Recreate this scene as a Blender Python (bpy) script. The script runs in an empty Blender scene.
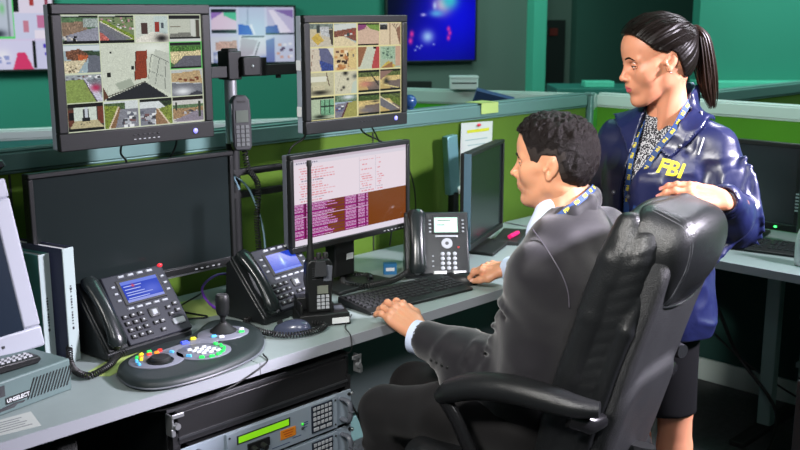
import bpy, bmesh, math, random
import numpy as np
from mathutils import Vector, Matrix, Quaternion
random.seed(7); rng = np.random.default_rng(7)
S = bpy.context.scene; COL = S.collection
PI = math.pi
# ------------------------------------------------------------------ frames
# world: X runs along the desk, Y towards the partition behind it. Camera heading is 45.6 deg from X.
TH = math.radians(12); YAW = math.radians(44.4); H = 1.62; FPX = 1000.0
RV = Vector((math.sin(YAW), -math.cos(YAW), 0)); FH = Vector((math.cos(YAW), math.sin(YAW), 0))
RZ = math.atan2(RV.y, RV.x)          # rotation of a frame whose x is "right of the camera" and y is "away from it"
def W(L, D, z=0): return RV*L + FH*D + Vector((0, 0, z))

# ------------------------------------------------------------------ materials
def lin(c):
    return tuple((x/12.92 if x <= .04045 else ((x+.055)/1.055)**2.4) for x in c)
def hexc(r, g, b): return lin((r/255, g/255, b/255))
MATS = {}
def mat(name, col, rough=.5, metal=0, spec=.5, bump=0, bscale=60, var=0, vscale=8, coat=0, sheen=0, emit=None, estr=0, distort=0, sss=0, stretch=None):
    if name in MATS: return MATS[name]
    m = bpy.data.materials.new(name); m.use_nodes = True; nt = m.node_tree; N = nt.nodes; Lk = nt.links
    b = N['Principled BSDF']
    b.inputs['Base Color'].default_value = (*col, 1); b.inputs['Roughness'].default_value = rough
    b.inputs['Metallic'].default_value = metal; b.inputs['Specular IOR Level'].default_value = spec
    b.inputs['Coat Weight'].default_value = coat; b.inputs['Sheen Weight'].default_value = sheen
    if sss:
        b.inputs['Subsurface Weight'].default_value = sss; b.inputs['Subsurface Radius'].default_value = (.012, .004, .002)
        b.inputs['Subsurface Scale'].default_value = 1
    if emit is not None:
        b.inputs['Emission Color'].default_value = (*emit, 1); b.inputs['Emission Strength'].default_value = estr
    if bump or var:
        tc = N.new('ShaderNodeTexCoord'); mp = N.new('ShaderNodeMapping'); Lk.new(tc.outputs['Object'], mp.inputs[0])
        if stretch: mp.inputs['Scale'].default_value = stretch
    if bump:
        n = N.new('ShaderNodeTexNoise'); n.inputs['Scale'].default_value = bscale; n.inputs['Detail'].default_value = 4
        n.inputs['Distortion'].default_value = distort
        Lk.new(mp.outputs[0], n.inputs['Vector'])
        bp = N.new('ShaderNodeBump'); bp.inputs['Strength'].default_value = bump; bp.inputs['Distance'].default_value = .01
        Lk.new(n.outputs['Fac'], bp.inputs['Height']); Lk.new(bp.outputs[0], b.inputs['Normal'])
    if var:
        n = N.new('ShaderNodeTexNoise'); n.inputs['Scale'].default_value = vscale; n.inputs['Detail'].default_value = 5
        Lk.new(mp.outputs[0], n.inputs['Vector'])
        mx = N.new('ShaderNodeMix'); mx.data_type = 'RGBA'
        mx.inputs['A'].default_value = (*[max(0, c*(1-var)) for c in col], 1); mx.inputs['B'].default_value = (*[min(1, c*(1+var)) for c in col], 1)
        Lk.new(n.outputs['Fac'], mx.inputs['Factor']); Lk.new(mx.outputs['Result'], b.inputs['Base Color'])
    MATS[name] = m; return m
def screen_mat(name, strength):
    m = bpy.data.materials.new(name); m.use_nodes = True; nt = m.node_tree; b = nt.nodes['Principled BSDF']
    a = nt.nodes.new('ShaderNodeVertexColor'); a.layer_name = 'Col'
    b.inputs['Base Color'].default_value = (.004, .004, .004, 1); b.inputs['Roughness'].default_value = .15; b.inputs['Specular IOR Level'].default_value = .3
    nt.links.new(a.outputs[0], b.inputs['Emission Color']); b.inputs['Emission Strength'].default_value = strength
    return m
M_blk = mat('black_plastic', (.011, .012, .012), .42, bump=.05, bscale=300, spec=.35)
M_blk2 = mat('matte_black_plastic', (.008, .009, .009), .6)
M_gloss = mat('gloss_black_plastic', (.01, .01, .011), .18)
M_char = mat('charcoal_plastic', (.035, .037, .04), .45, bump=.04, bscale=400)
M_greyp = mat('grey_plastic', hexc(92, 96, 104), .4); M_side = mat('silver_grey_plastic', hexc(150, 160, 172), .35)
M_silver = mat('silver_metal', (.42, .44, .47), .3, metal=.9)
M_alu = mat('aluminium', (.5, .52, .54), .35, metal=.85)
M_steel = mat('zinc_steel', (.5, .52, .53), .4, metal=.8, var=.15)
M_white = mat('white_plastic', (.72, .74, .74), .45)
M_cable = mat('black_rubber', (.01, .01, .01), .5)
M_key = mat('key_cap', (.024, .025, .027), .5, spec=.3)
M_keyl = mat('light_key_cap', (.42, .44, .46), .5)
M_red = mat('red_lamp', (.5, .02, .02), .3)
M_desk = mat('desk_laminate', hexc(138, 150, 148), .42, var=.05, vscale=30)
M_edge = mat('desk_edging', hexc(156, 160, 166), .45)

# ------------------------------------------------------------------ mesh builder
def rotm(rx=0, ry=0, rz=0):
    return Matrix.Rotation(rz, 4, 'Z') @ Matrix.Rotation(ry, 4, 'Y') @ Matrix.Rotation(rx, 4, 'X')
def catmull(pts, n=6):
    P = [Vector(p) for p in pts]; out = []
    for i in range(len(P)-1):
        p0 = P[i-1] if i else P[0]*2-P[1]; p1 = P[i]; p2 = P[i+1]; p3 = P[i+2] if i+2 < len(P) else P[-1]*2-P[-2]
        for k in range(n):
            t = k/n
            out.append(.5*((2*p1)+(p2-p0)*t+(2*p0-5*p1+4*p2-p3)*t*t+(3*p1-p0-3*p2+p3)*t**3))
    out.append(P[-1]); return out
class MB:
    def __init__(s, T=None): s.v = []; s.f = []; s.m = []; s.T = T or Matrix()
    def add(s, V, F, m=0):
        o = len(s.v); s.v += [tuple(s.T @ Vector(p)) for p in V]; s.f += [tuple(i+o for i in f) for f in F]; s.m += [m]*len(F); return s
    def box(s, c, d, m=0, R=None):
        x, y, z = d[0]/2, d[1]/2, d[2]/2; c = Vector(c)
        V = [Vector((a*x, b*y, e*z)) for a in (-1, 1) for b in (-1, 1) for e in (-1, 1)]
        if R: V = [R.to_3x3() @ p for p in V]
        return s.add([p+c for p in V], [(0, 1, 3, 2), (4, 6, 7, 5), (0, 4, 5, 1), (2, 3, 7, 6), (0, 2, 6, 4), (1, 5, 7, 3)], m)
    def taper(s, c, d, k, m=0, R=None):      # box whose top is scaled by k=(kx,ky)
        x, y, z = d[0]/2, d[1]/2, d[2]/2; c = Vector(c)
        V = [Vector((a*x*(k[0] if e > 0 else 1), b*y*(k[1] if e > 0 else 1), e*z)) for a in (-1, 1) for b in (-1, 1) for e in (-1, 1)]
        if R: V = [R.to_3x3() @ p for p in V]
        return s.add([p+c for p in V], [(0, 1, 3, 2), (4, 6, 7, 5), (0, 4, 5, 1), (2, 3, 7, 6), (0, 2, 6, 4), (1, 5, 7, 3)], m)
    def prism(s, poly, y0, y1, m=0, plane='XZ'):
        n = len(poly)
        def q(p, y): return (p[0], y, p[1]) if plane == 'XZ' else ((p[0], p[1], y) if plane == 'XY' else (y, p[0], p[1]))
        V = [q(p, y0) for p in poly]+[q(p, y1) for p in poly]
        F = [tuple(range(n)), tuple(range(2*n-1, n-1, -1))]+[(i, i+n, (i+1) % n+n, (i+1) % n) for i in range(n)]
        return s.add(V, F, m)
    def tube(s, path, r, seg=8, m=0, cap=True, squash=None, up=(0, 0, 1)):
        P = [Vector(p) for p in path]; n = len(P); rs = r if hasattr(r, '__len__') else [r]*n
        if len(rs) != n: rs = list(np.interp(np.linspace(0, 1, n), np.linspace(0, 1, len(rs)), rs))
        V = []; F = []; u = None
        for i, p in enumerate(P):
            t = (P[min(i+1, n-1)]-P[max(i-1, 0)])
            t = t.normalized() if t.length > 1e-9 else Vector((0, 0, 1))
            if squash or u is None:
                u = Vector(up); u = u-t*u.dot(t)
                if u.length < 1e-4: u = Vector((1, 0, 0)); u = u-t*u.dot(t)
            else: u = u-t*u.dot(t)
            u.normalize(); w = t.cross(u)
            for k in range(seg):
                a = 2*PI*k/seg
                V.append(p+(w*math.cos(a)*(squash or 1)+u*math.sin(a))*rs[i])
        for i in range(n-1):
            for k in range(seg):
                F.append((i*seg+k, i*seg+(k+1) % seg, (i+1)*seg+(k+1) % seg, (i+1)*seg+k))
        if cap: F += [tuple(range(seg-1, -1, -1)), tuple((n-1)*seg+k for k in range(seg))]
        return s.add(V, F, m)
    def cyl(s, p0, p1, r0, r1=None, seg=20, m=0): return s.tube([p0, p1], [r0, r0 if r1 is None else r1], seg, m)
    def lathe(s, prof, c=(0, 0, 0), seg=28, m=0, R=None):
        c = Vector(c); V = []; F = []; n = len(prof)
        for r, z in prof:
            for k in range(seg):
                a = 2*PI*k/seg; p = Vector((r*math.cos(a), r*math.sin(a), z)); V.append(c+(R.to_3x3() @ p if R else p))
        for i in range(n-1):
            for k in range(seg): F.append((i*seg+k, i*seg+(k+1) % seg, (i+1)*seg+(k+1) % seg, (i+1)*seg+k))
        F += [tuple(range(seg-1, -1, -1)), tuple((n-1)*seg+k for k in range(seg))]
        return s.add(V, F, m)
    def ball(s, c, r, seg=16, m=0):
        rr = r if hasattr(r, '__len__') else (r, r, r); V = []; F = []; n = seg//2
        for i in range(1, n):
            a = PI*i/n
            for k in range(seg): b = 2*PI*k/seg; V.append((c[0]+rr[0]*math.sin(a)*math.cos(b), c[1]+rr[1]*math.sin(a)*math.sin(b), c[2]+rr[2]*math.cos(a)))
        t = len(V); V += [(c[0], c[1], c[2]+rr[2]), (c[0], c[1], c[2]-rr[2])]
        for i in range(n-2):
            for k in range(seg): F.append((i*seg+k, (i+1)*seg+k, (i+1)*seg+(k+1) % seg, i*seg+(k+1) % seg))
        for k in range(seg): F.append((t, k, (k+1) % seg)); F.append((t+1, (n-2)*seg+(k+1) % seg, (n-2)*seg+k))
        return s.add(V, F, m)
    def build(s, name, mats, parent=None, bevel=0, smooth=35, label=None, segs=2):
        me = bpy.data.meshes.new(name); me.from_pydata(s.v, [], s.f)
        mats = mats if isinstance(mats, (list, tuple)) else [mats]
        for x in mats: me.materials.append(x)
        me.polygons.foreach_set('material_index', s.m); me.update()
        bm = bmesh.new(); bm.from_mesh(me); bmesh.ops.recalc_face_normals(bm, faces=bm.faces); bm.to_mesh(me); bm.free()
        if smooth:
            me.polygons.foreach_set('use_smooth', [True]*len(me.polygons)); me.set_sharp_from_angle(angle=math.radians(smooth))
        o = bpy.data.objects.new(name, me); COL.objects.link(o); o.parent = parent
        if bevel:
            b = o.modifiers.new('bevel', 'BEVEL'); b.width = bevel; b.segments = segs; b.limit_method = 'ANGLE'; b.angle_limit = math.radians(40)
        if label: o['label'] = label
        return o
def tag(o, label, cat, group=None):
    o['label'] = label; o['category'] = cat
    if group: o['group'] = group
    return o
def thing(name, label, cat, loc, rz=0, group=None):
    o = bpy.data.objects.new(name, None); COL.objects.link(o); o.location = loc; o.rotation_euler = (0, 0, rz); o.empty_display_size = .1
    return tag(o, label, cat, group)
def struct(o): o['kind'] = 'structure'; return o
def copy_tree(o, parent=None):
    c = o.copy(); COL.objects.link(c); c.parent = parent
    for ch in [x for x in bpy.data.objects if x.parent == o and x != c]: copy_tree(ch, c)
    return c
_font = {}
def text(s, size, T, name, m, parent=None, ext=.0004, align='CENTER', sx=1, bold=0):
    cu = bpy.data.curves.new('t', 'FONT'); cu.body = s; cu.size = size; cu.align_x = align; cu.align_y = 'CENTER'; cu.extrude = ext; cu.offset = bold
    cu.resolution_u = 3
    t = bpy.data.objects.new('t', cu); COL.objects.link(t); bpy.context.view_layer.update()
    me = bpy.data.meshes.new_from_object(t.evaluated_get(bpy.context.evaluated_depsgraph_get())); bpy.data.objects.remove(t)
    me.transform(T @ Matrix.Diagonal((sx, 1, 1, 1))); me.materials.clear(); me.materials.append(m); me.name = name
    o = bpy.data.objects.new(name, me); COL.objects.link(o); o.parent = parent
    return o
FRONT = Matrix.Rotation(PI/2, 4, 'X')      # text standing up, readable from -y

# ------------------------------------------------------------------ pictures shown on screens
class Pic:
    def __init__(s, w, h, bg=(0, 0, 0)):
        s.w, s.h = w, h; s.a = np.zeros((h, w, 3)); s.a[:] = np.array(bg)/255
        s.X, s.Y = np.meshgrid((np.arange(w)+.5)/w, (np.arange(h)+.5)/h); s.box = (0, 0, 1, 1)
    def tile(s, x0, y0, x1, y1): s.box = (x0, y0, x1, y1); return s
    def _uv(s):
        x0, y0, x1, y1 = s.box; return (s.X-x0)/(x1-x0), (s.Y-y0)/(y1-y0)
    def poly(s, pts, c, noise=0):
        u, v = s._uv(); ins = np.zeros(u.shape, bool); n = len(pts)
        for i in range(n):
            (xa, ya), (xb, yb) = pts[i], pts[(i+1) % n]
            if ya == yb: continue
            ins ^= ((v > min(ya, yb)) & (v <= max(ya, yb)) & (u < xa+(v-ya)*(xb-xa)/(yb-ya)))
        ins &= (u >= 0) & (u <= 1) & (v >= 0) & (v <= 1)
        s.a[ins] = np.array(c)/255
        if noise: s.a[ins] *= (1+noise*rng.standard_normal((ins.sum(), 1)))
        return s
    def rect(s, x0, y0, x1, y1, c, noise=0): return s.poly([(x0, y0), (x1, y0), (x1, y1), (x0, y1)], c, noise)
    def line(s, x0, y0, x1, y1, w, c):
        dx, dy = x1-x0, y1-y0; l = math.hypot(dx, dy); nx, ny = -dy/l*w/2, dx/l*w/2
        return s.poly([(x0+nx, y0+ny), (x1+nx, y1+ny), (x1-nx, y1-ny), (x0-nx, y0-ny)], c)
    def blob(s, x, y, rx, ry, c, a=1):
        u, v = s._uv(); g = np.exp(-(((u-x)/rx)**2+((v-y)/ry)**2))[..., None]*a
        ok = ((u >= 0) & (u <= 1) & (v >= 0) & (v <= 1))[..., None]
        s.a = np.where(ok, s.a*(1-g)+np.array(c)/255*g, s.a); return s
    def spots(s, x0, y0, x1, y1, n, cols, sz=.05):
        for i in range(n):
            x = rng.uniform(x0, x1); y = rng.uniform(y0, y1); c = cols[i % len(cols)]; s.rect(x, y, x+sz, y+sz*.8, c)
        return s
    def grid(s, xs, ys, w, c):
        s.box = (0, 0, 1, 1)
        for x in xs: s.rect(x-w, 0, x+w, 1, c)
        for y in ys: s.rect(0, y-w, 1, y+w, c)
    def mesh(s, name, wid, hei, m, parent, T=Matrix(), depth=0, label=None):   # stands up in local XZ, facing -y, centre at origin of T
        w, h = s.w, s.h; xs = np.linspace(-wid/2, wid/2, w+1); zs = np.linspace(hei/2, -hei/2, h+1)
        V = np.zeros(((h+1), (w+1), 3)); V[..., 0] = xs[None, :]; V[..., 2] = zs[:, None]
        A = np.array(T); V = V.reshape(-1, 3) @ A[:3, :3].T+A[:3, 3]
        i = (np.arange(h)[:, None]*(w+1)+np.arange(w)[None, :]).ravel()
        F = np.stack([i, i+w+1, i+w+2, i+1], 1)
        me = bpy.data.meshes.new(name); me.vertices.add(len(V)); me.vertices.foreach_set('co', V.ravel())
        me.loops.add(F.size); me.loops.foreach_set('vertex_index', F.ravel()); me.polygons.add(len(F)); me.polygons.foreach_set('loop_start', np.arange(len(F))*4)
        me.update(); a = np.clip(s.a, 0, 1).reshape(-1, 3); a = np.where(a <= .04045, a/12.92, ((a+.055)/1.055)**2.4)
        at = me.color_attributes.new('Col', 'FLOAT_COLOR', 'CORNER')
        at.data.foreach_set('color', np.repeat(np.concatenate([a, np.ones((len(a), 1))], 1), 4, 0).ravel())
        me.materials.append(m); me.validate(); o = bpy.data.objects.new(name, me); COL.objects.link(o); o.parent = parent
        if label: o['label'] = label
        return o
# ================================================================== SETTING
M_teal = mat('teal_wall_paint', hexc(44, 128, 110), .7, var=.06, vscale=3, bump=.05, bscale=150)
M_tealg = mat('grey_teal_wall_shade', hexc(98, 108, 102), .75, var=.05, vscale=4)  # weaker light on the middle wall and recess, put into a greyer colour
M_dteal = mat('dark_teal_with_wall_shade', hexc(52, 86, 78), .8, var=.05, vscale=4)  # shade on the right wall stretch put into colour; also the counter base
M_pill = mat('pale_teal_with_pillar_light', hexc(88, 190, 165), .6)  # light spill put into the pillar's colour; rail and tray are pale teal
M_fab = mat('olive_green_partition_fabric', hexc(74, 104, 12), .9, bump=.25, bscale=600, var=.12, vscale=5)
M_lime = mat('bright_green_partition_fabric', hexc(70, 165, 30), .9, bump=.2, bscale=600, var=.08, vscale=5)
M_lowf = mat('dark_teal_partition_fabric', hexc(22, 62, 56), .9, bump=.2, bscale=500)
M_fabr = mat('fresh_green_partition_fabric', hexc(72, 132, 18), .9, bump=.25, bscale=600, var=.1, vscale=5)
M_tfab = mat('teal_partition_fabric', hexc(50, 125, 112), .9, bump=.2, bscale=500, var=.08, vscale=5)
M_cap = mat('partition_cap_metal', hexc(104, 138, 134), .4, metal=.25, var=.05, vscale=20)
M_capw = mat('white_partition_cap', hexc(190, 205, 200), .45)
M_carpet = mat('dark_carpet', (.040, .046, .046), .95, bump=.5, bscale=500, var=.5, vscale=40)
M_ceil = mat('ceiling_tile', (.25, .27, .27), .9, bump=.2, bscale=80)
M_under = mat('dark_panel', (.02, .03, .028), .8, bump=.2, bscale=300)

f = struct(MB().box((3.5, 2.5, -.05), (16, 16, .1)).build('floor', M_carpet, smooth=0))
c = struct(MB().box((3.5, 2.5, 3.05), (16, 16, .1)).build('ceiling', M_ceil, smooth=0))
def wallpt(px, py=60, D0=8.0, k=.39):
    u = (px-400)/FPX; v = (py-225)/FPX; a = math.cos(TH)-v*math.sin(TH); t = D0/(a-k*u)
    return u*t, t*a, H-t*(math.sin(TH)+v*math.cos(TH))
AW = RZ+math.atan(.39)
def wall_seg(name, p0, p1, m, z0=0, z1=3, off=0, th=.15):
    L0, D0, _ = wallpt(p0); L1, D1, _ = wallpt(p1); a = W(L0, D0); b = W(L1, D1); c = (a+b)/2; w = (b-a).length
    n = Vector((-math.sin(AW), math.cos(AW), 0))
    o = MB().box((0, th/2, (z0+z1)/2), (w, th, z1-z0)).build(name, m, smooth=0); o.location = c+n*off; o.rotation_euler = (0, 0, AW)
    return struct(o)
wall_seg('wall_back', -420, 398, M_teal)
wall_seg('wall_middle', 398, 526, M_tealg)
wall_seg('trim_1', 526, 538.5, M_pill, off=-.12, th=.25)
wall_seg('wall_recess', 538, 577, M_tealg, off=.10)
wall_seg('wall_shaded', 576, 1010, M_dteal, off=.0)
L0, D0, _ = wallpt(556, 60)
d = wall_seg('door_1', 543.5, 568, M_blk2, 0, wallpt(555, 20)[2], off=.06, th=.05)
s = MB().box((0, -.006, wallpt(555, 32)[2]), (.075, .012, .06)).build('exit_sign', mat('dim_red_sign', hexc(105, 30, 26), .5), smooth=0)
s.location = d.location; s.rotation_euler = d.rotation_euler
tag(s, 'small dim red sign high on the dark door in the far recess', 'sign')
# the nearer teal wall at the right, with a pale rail along its foot
def lpt(px, py, D):
    u = (px-400)/FPX; v = (py-225)/FPX; t = D/(math.cos(TH)-v*math.sin(TH)); return u*t, D, H-t*(math.sin(TH)+v*math.cos(TH))
a = lpt(698, 60, 6.6); b = lpt(1010, 60, 6.6)
o = MB().box(((a[0]+b[0])/2, 6.7, 1.95), (b[0]-a[0], .16, 2.1)).build('wall_right', M_teal, smooth=0); o.rotation_euler = (0, 0, RZ); struct(o)
o = MB().box(((a[0]+b[0])/2, 6.6, 1.16), (b[0]-a[0]+.02, .24, .05)).build('trim_2', M_pill, smooth=0, bevel=.006); o.rotation_euler = (0, 0, RZ); struct(o)
o = MB().box(((a[0]+b[0])/2, 6.66, .566), (b[0]-a[0], .12, 1.13)).build('wall_right_lower', M_fab, smooth=0); o.rotation_euler = (0, 0, RZ); struct(o)

# ------------------------------------------------------------------ partitions (free-standing: things)
def partition(label, a, b, h, mf, mc, cap=.05, th=.07, base=True, group=None, stripe=None, t=None, lower=None):
    a = Vector((*a, 0)); b = Vector((*b, 0)); d = b-a; w = d.length; rz = math.atan2(d.y, d.x)
    t = t or thing('office_partition', label, 'partition', a, rz, group)
    zl = .72 if lower else .1
    m = MB().box((w/2, th/2, (h-cap+zl)/2), (w, th-.016, h-cap-zl)); m.build('fabric_panel', mf, t, smooth=0)
    if lower: MB().box((w/2, th/2, (zl+.1)/2), (w, th-.016, zl-.1-.004)).build('lower_panel', lower, t, smooth=0)
    m = MB()
    m.box((w/2, th/2, h-cap*.5), (w, th, cap)); m.box((w/2, th/2, h+.004), (w, th*.62, .008)); m.box((w/2, th/2, h-cap-.004), (w, th*.9, .008))
    m.build('cap_rail', mc, t, bevel=.004)
    if base: MB().box((w/2, th/2, .05), (w, th, .1)).build('base_rail', mc, t, bevel=.003)
    n = max(1, round(w/1.2))
    m = MB()
    for i in range(1, n): m.box((w*i/n, -.0005+.008, (h-cap+.1)/2), (.006, .003, h-cap-.12))
    if n > 1: m.build('panel_seam', M_blk2, t)
    return t
partition('olive green fabric office partition with a grey cap rail behind the long desk', (-.2, 2.65), (3.955, 2.65), 1.245, M_fab, M_cap, lower=M_lowf)
partition('green fabric office partition with a pale cap rail behind the woman and the side desk', (4.0, 2.63), (4.0, -.3), 1.245, M_fabr, M_capw, lower=M_lowf)
o = MB().box((3.985, 2.66, .62), (.024, .04, 1.24)).box((3.985, 2.66, 1.247), (.03, .046, .014)).build('partition_post', M_cap, bevel=.004)
tag(o, 'grey metal corner post joining the two green partitions above the man', 'post')
def LDline(p0, p1): a = W(p0[0], p0[1]); b = W(p1[0], p1[1]); return (a.x, a.y), (b.x, b.y)
partition('teal fabric partition with a thin white cap, behind the left wall-mounted screens area', *LDline((-2.9, 4.07), (-.02, 5.19)), 1.093, M_tfab, M_capw, cap=.035)
a = lpt(395, 90, 5.6); b = lpt(598, 96, 5.1)
partition('bright green partition with a broad white cap in the middle distance, under the blue screen', *LDline((a[0], 5.62), (b[0], 5.18)), 1.2, M_lime, M_capw, cap=.065)
partition('green partition with a grey slanting cap rail beyond the woman\'s ponytail', (4.1, 2.27), (6.9, 2.2), 1.25, M_fab, M_cap)
# far low counter seen right of the door
a = lpt(556, 88, 6.8); b = lpt(700, 88, 6.8)
o = thing('far_counter', 'dark teal low counter top in the distance beyond the partitions, right of the dark door', 'counter', W(a[0], 6.8), RZ)
wc = b[0]-a[0]
MB().box((wc/2, .2, a[2]-.03), (wc, .5, .06)).build('counter_top', mat('teal_counter', hexc(36, 104, 96), .5), o, bevel=.004)
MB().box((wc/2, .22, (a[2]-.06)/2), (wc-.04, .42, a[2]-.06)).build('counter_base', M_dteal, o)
o = MB().box((0, 0, .02), (.2, .14, .04)).build('document_tray', M_pill, bevel=.004); p = lpt(599, 86.5, 6.85); o.location = W(p[0], 6.9, a[2]+.001); o.rotation_euler = (0, 0, RZ)
tag(o, 'pale teal tray lying on the far dark counter', 'tray')
# white printer on the far partition, dark slab, folder, blue ball
def on_far(px): p = lpt(px, 92, 5.5); return p
o = thing('desk_printer', 'small white box-shaped machine standing on the far white partition cap', 'printer', W(.345, 5.46, 1.209), RZ)
MB().box((0, 0, .035), (.15, .1, .062)).build('body', M_white, o, bevel=.006); MB().box((0, -.051, .04), (.13, .003, .006)).build('slot', M_blk2, o)
MB().box((0, 0, .07), (.155, .105, .012)).build('lid', M_white, o, bevel=.003)
o = thing('far_monitor', 'thin black monitor top showing behind the far white partition cap', 'monitor', W(.08, 6.0, .75), RZ)
MB().box((0, 0, .27), (.22, .03, .40)).build('casing', M_blk2, o, bevel=.004); MB().box((0, .03, .05), (.04, .03, .12)).build('stand', M_blk2, o); MB().box((0, .02, .006), (.18, .14, .012)).build('base', M_blk2, o)
far_desk = MB().box((0, 0, .725), (1.6, .7, .03)); [far_desk.box((x, y, .355), (.04, .04, .71)) for x in (-.75, .75) for y in (-.3, .3)]
o = far_desk.build('far_desk', M_desk, bevel=.003); o.location = W(.35, 6.1); o.rotation_euler = (0, 0, RZ); tag(o, 'plain grey desk hidden behind the far white-capped partition', 'desk')

# ------------------------------------------------------------------ worktops
DZ = .74
def worktop(label, poly, label_seam=None):
    t = thing('desk_worktop', label, 'desk', (poly[0][0], poly[0][1], 0))
    q = [(x-poly[0][0], y-poly[0][1]) for x, y in poly]
    MB().prism(q, DZ-.028, DZ, plane='XY').build('desk_top', M_desk, t, bevel=.002)
    return t, q
t, q = worktop('left length of the grey-white laminate desk carrying the control panel and first phone', [(.15, 1.96), (1.484, 1.96), (1.484, 2.64), (.15, 2.64)])
MB().box((.667, -.002, DZ-.014), (1.334, .004, .03)).build('edge_strip', M_edge, t)
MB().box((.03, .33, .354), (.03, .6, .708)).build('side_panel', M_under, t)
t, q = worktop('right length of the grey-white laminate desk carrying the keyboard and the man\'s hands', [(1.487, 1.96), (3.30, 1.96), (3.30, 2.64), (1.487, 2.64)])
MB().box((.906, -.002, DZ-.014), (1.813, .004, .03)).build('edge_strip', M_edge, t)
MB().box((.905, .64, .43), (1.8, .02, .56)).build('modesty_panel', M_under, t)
t, q = worktop('side desk with a teal-lit grey top behind the woman', [(3.32, .1), (3.97, .1), (3.97, 2.62), (3.32, 2.62)])
MB().box((-.002, 1.26, DZ-.014), (.004, 2.52, .03)).build('edge_strip', M_edge, t)
M_leg = mat('pale_grey_leg', hexc(120, 150, 146), .5)
MB().box((.36, 1.47, .36), (.045, .055, .70)).build('leg', M_leg, t, bevel=.004); MB().box((.36, 1.47, .012), (.5, .06, .022)).build('leg_foot', M_blk2, t, bevel=.004)
m = MB().box((.50, 1.40, .36), (.012, .02, .70))
for z in (.25, .45, .6): m.box((.49, 1.40, z), (.03, .03, .02))
m.build('slotted_upright', M_leg, t)

# ------------------------------------------------------------------ monitors
def ring(mb, w, h, b, y0, y1, m=0, bb=None):     # picture-frame of four mitred bars in XZ
    bb = b if bb is None else bb
    mb.box((0, (y0+y1)/2, h/2-b/2), (w, y1-y0, b), m); mb.box((0, (y0+y1)/2, -h/2+bb/2), (w, y1-y0, bb), m)
    for sx in (-1, 1): mb.box((sx*(w/2-b/2), (y0+y1)/2, (bb-b)/2), (b, y1-y0, h-b-bb), m)
def monitor(name, label, loc, rz, w, h, d, bez, bbot, pic=None, estr=1, side=None, rx=0, scr_mat=None, cat='monitor', group=None):
    t = thing(name, label, cat, loc, rz, group)
    T = Matrix.Rotation(rx, 4, 'X')
    m = MB(T); ring(m, w, h, bez, 0, .02, 0, bbot); m.build('bezel', M_blk, t, bevel=.003)
    m = MB(T).box((0, .02+(d-.02)*.35, 0), (w-.004, (d-.02)*.7, h-.004)); m.taper((0, 0, 0), (w*.8, h*.8, d*.3), (.8, .8), 0, R=Matrix.Translation((0, 0, 0)) @ Matrix.Rotation(-PI/2, 4, 'X'))
    n = len(m.v); # move the tapered hump to the back
    for i in range(n-8, n): v = T.inverted() @ Vector(m.v[i]); m.v[i] = tuple(T @ Vector((v.x, v.y+d*.85+.004, v.z)))
    m.build('rear_casing', side or M_blk, t, bevel=.003)
    sw, sh = w-2*bez, h-bez-bbot; Tz = T @ Matrix.Translation((0, .007, (bbot-bez)/2))
    if pic: pic.mesh('screen', sw, sh, screen_mat(name+'_screen', estr), t, Tz)
    else: MB(Tz).box((0, .004, 0), (sw, .006, sh)).build('screen', scr_mat, t)
    return t
# ================================================================== SCREEN PICTURES
G1 = (205, 215, 200)
def sky(p, c=(205, 215, 215)): return p.rect(0, 0, 1, 1, c, .03)
def osd(p, x=.02, y=.0, w=.45): p.rect(0, 0, 1, .1, (28, 32, 30)); p.line(x, .05, x+w, .05, .03, (190, 200, 190)); return p
CARS = [(230, 232, 235), (90, 95, 110), (60, 62, 70), (170, 175, 185), (200, 205, 210), (120, 80, 80)]
ROAD = (108, 108, 122)
def t_lotwall(p):
    sky(p, (70, 110, 70)); p.rect(0, .1, 1, .3, (80, 120, 75), .15); p.poly([(0, .28), (.6, .22), (.7, .5), (0, .75)], (140, 112, 88), .12); p.poly([(0, .75), (.7, .5), (1, .42), (1, .9), (.1, .9)], (140, 142, 160), .06)
    p.rect(.6, .12, 1, .42, (150, 165, 160), .1); p.spots(.02, .68, .35, .85, 14, [(20, 22, 22), (210, 205, 190)], .06); p.rect(0, .9, 1, 1, (18, 20, 20)); osd(p)
def t_lotgrass(p):
    sky(p, (120, 140, 90)); p.spots(0, .1, .95, .5, 60, [(190, 130, 140), (90, 120, 60), (220, 215, 215), (60, 90, 50)], .06); p.poly([(0, .2), (.15, .2), (1, .75), (1, .88), (.85, .88)], (120, 150, 30), .15)
    p.poly([(0, .3), (.55, .88), (0, .88)], ROAD, .06); p.poly([(0, .22), (.9, .86), (.5, .88), (0, .3)], (110, 112, 120), .06); p.line(.05, .24, .92, .85, .03, (225, 215, 190)); p.poly([(0, .55), (.3, .88), (0, .88)], (195, 90, 80), .2); p.rect(0, .88, 1, 1, (18, 20, 20)); osd(p)
def t_hall(p):
    sky(p, (200, 210, 196)); p.rect(.55, .05, .95, .95, (185, 205, 200), .03); p.rect(.2, .3, .36, .7, (75, 50, 45)); p.rect(.6, .26, .72, .62, (165, 40, 28)); p.rect(.76, .28, .84, .5, (70, 80, 90)); p.poly([(0, .85), (.5, .62), (1, .7), (1, 1), (0, 1)], (222, 220, 205), .04); p.blob(.78, .85, .18, .13, (28, 24, 24))
def t_garage(p):
    sky(p, (178, 186, 170)); p.rect(0, 0, 1, .16, (22, 24, 24)); p.rect(.05, .18, .66, .68, (190, 196, 178), .02); p.poly([(.05, .68), (.66, .66), (.75, .84), (.0, .84)], (120, 122, 112), .06); p.rect(.68, .18, .8, .8, (200, 205, 196)); p.rect(.84, .2, .95, .9, (80, 72, 60)); p.rect(0, .82, 1, .9, (35, 38, 36)); p.rect(.05, .42, .36, .46, (120, 110, 90)); p.rect(0, .9, 1, 1, (205, 210, 205))
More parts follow.
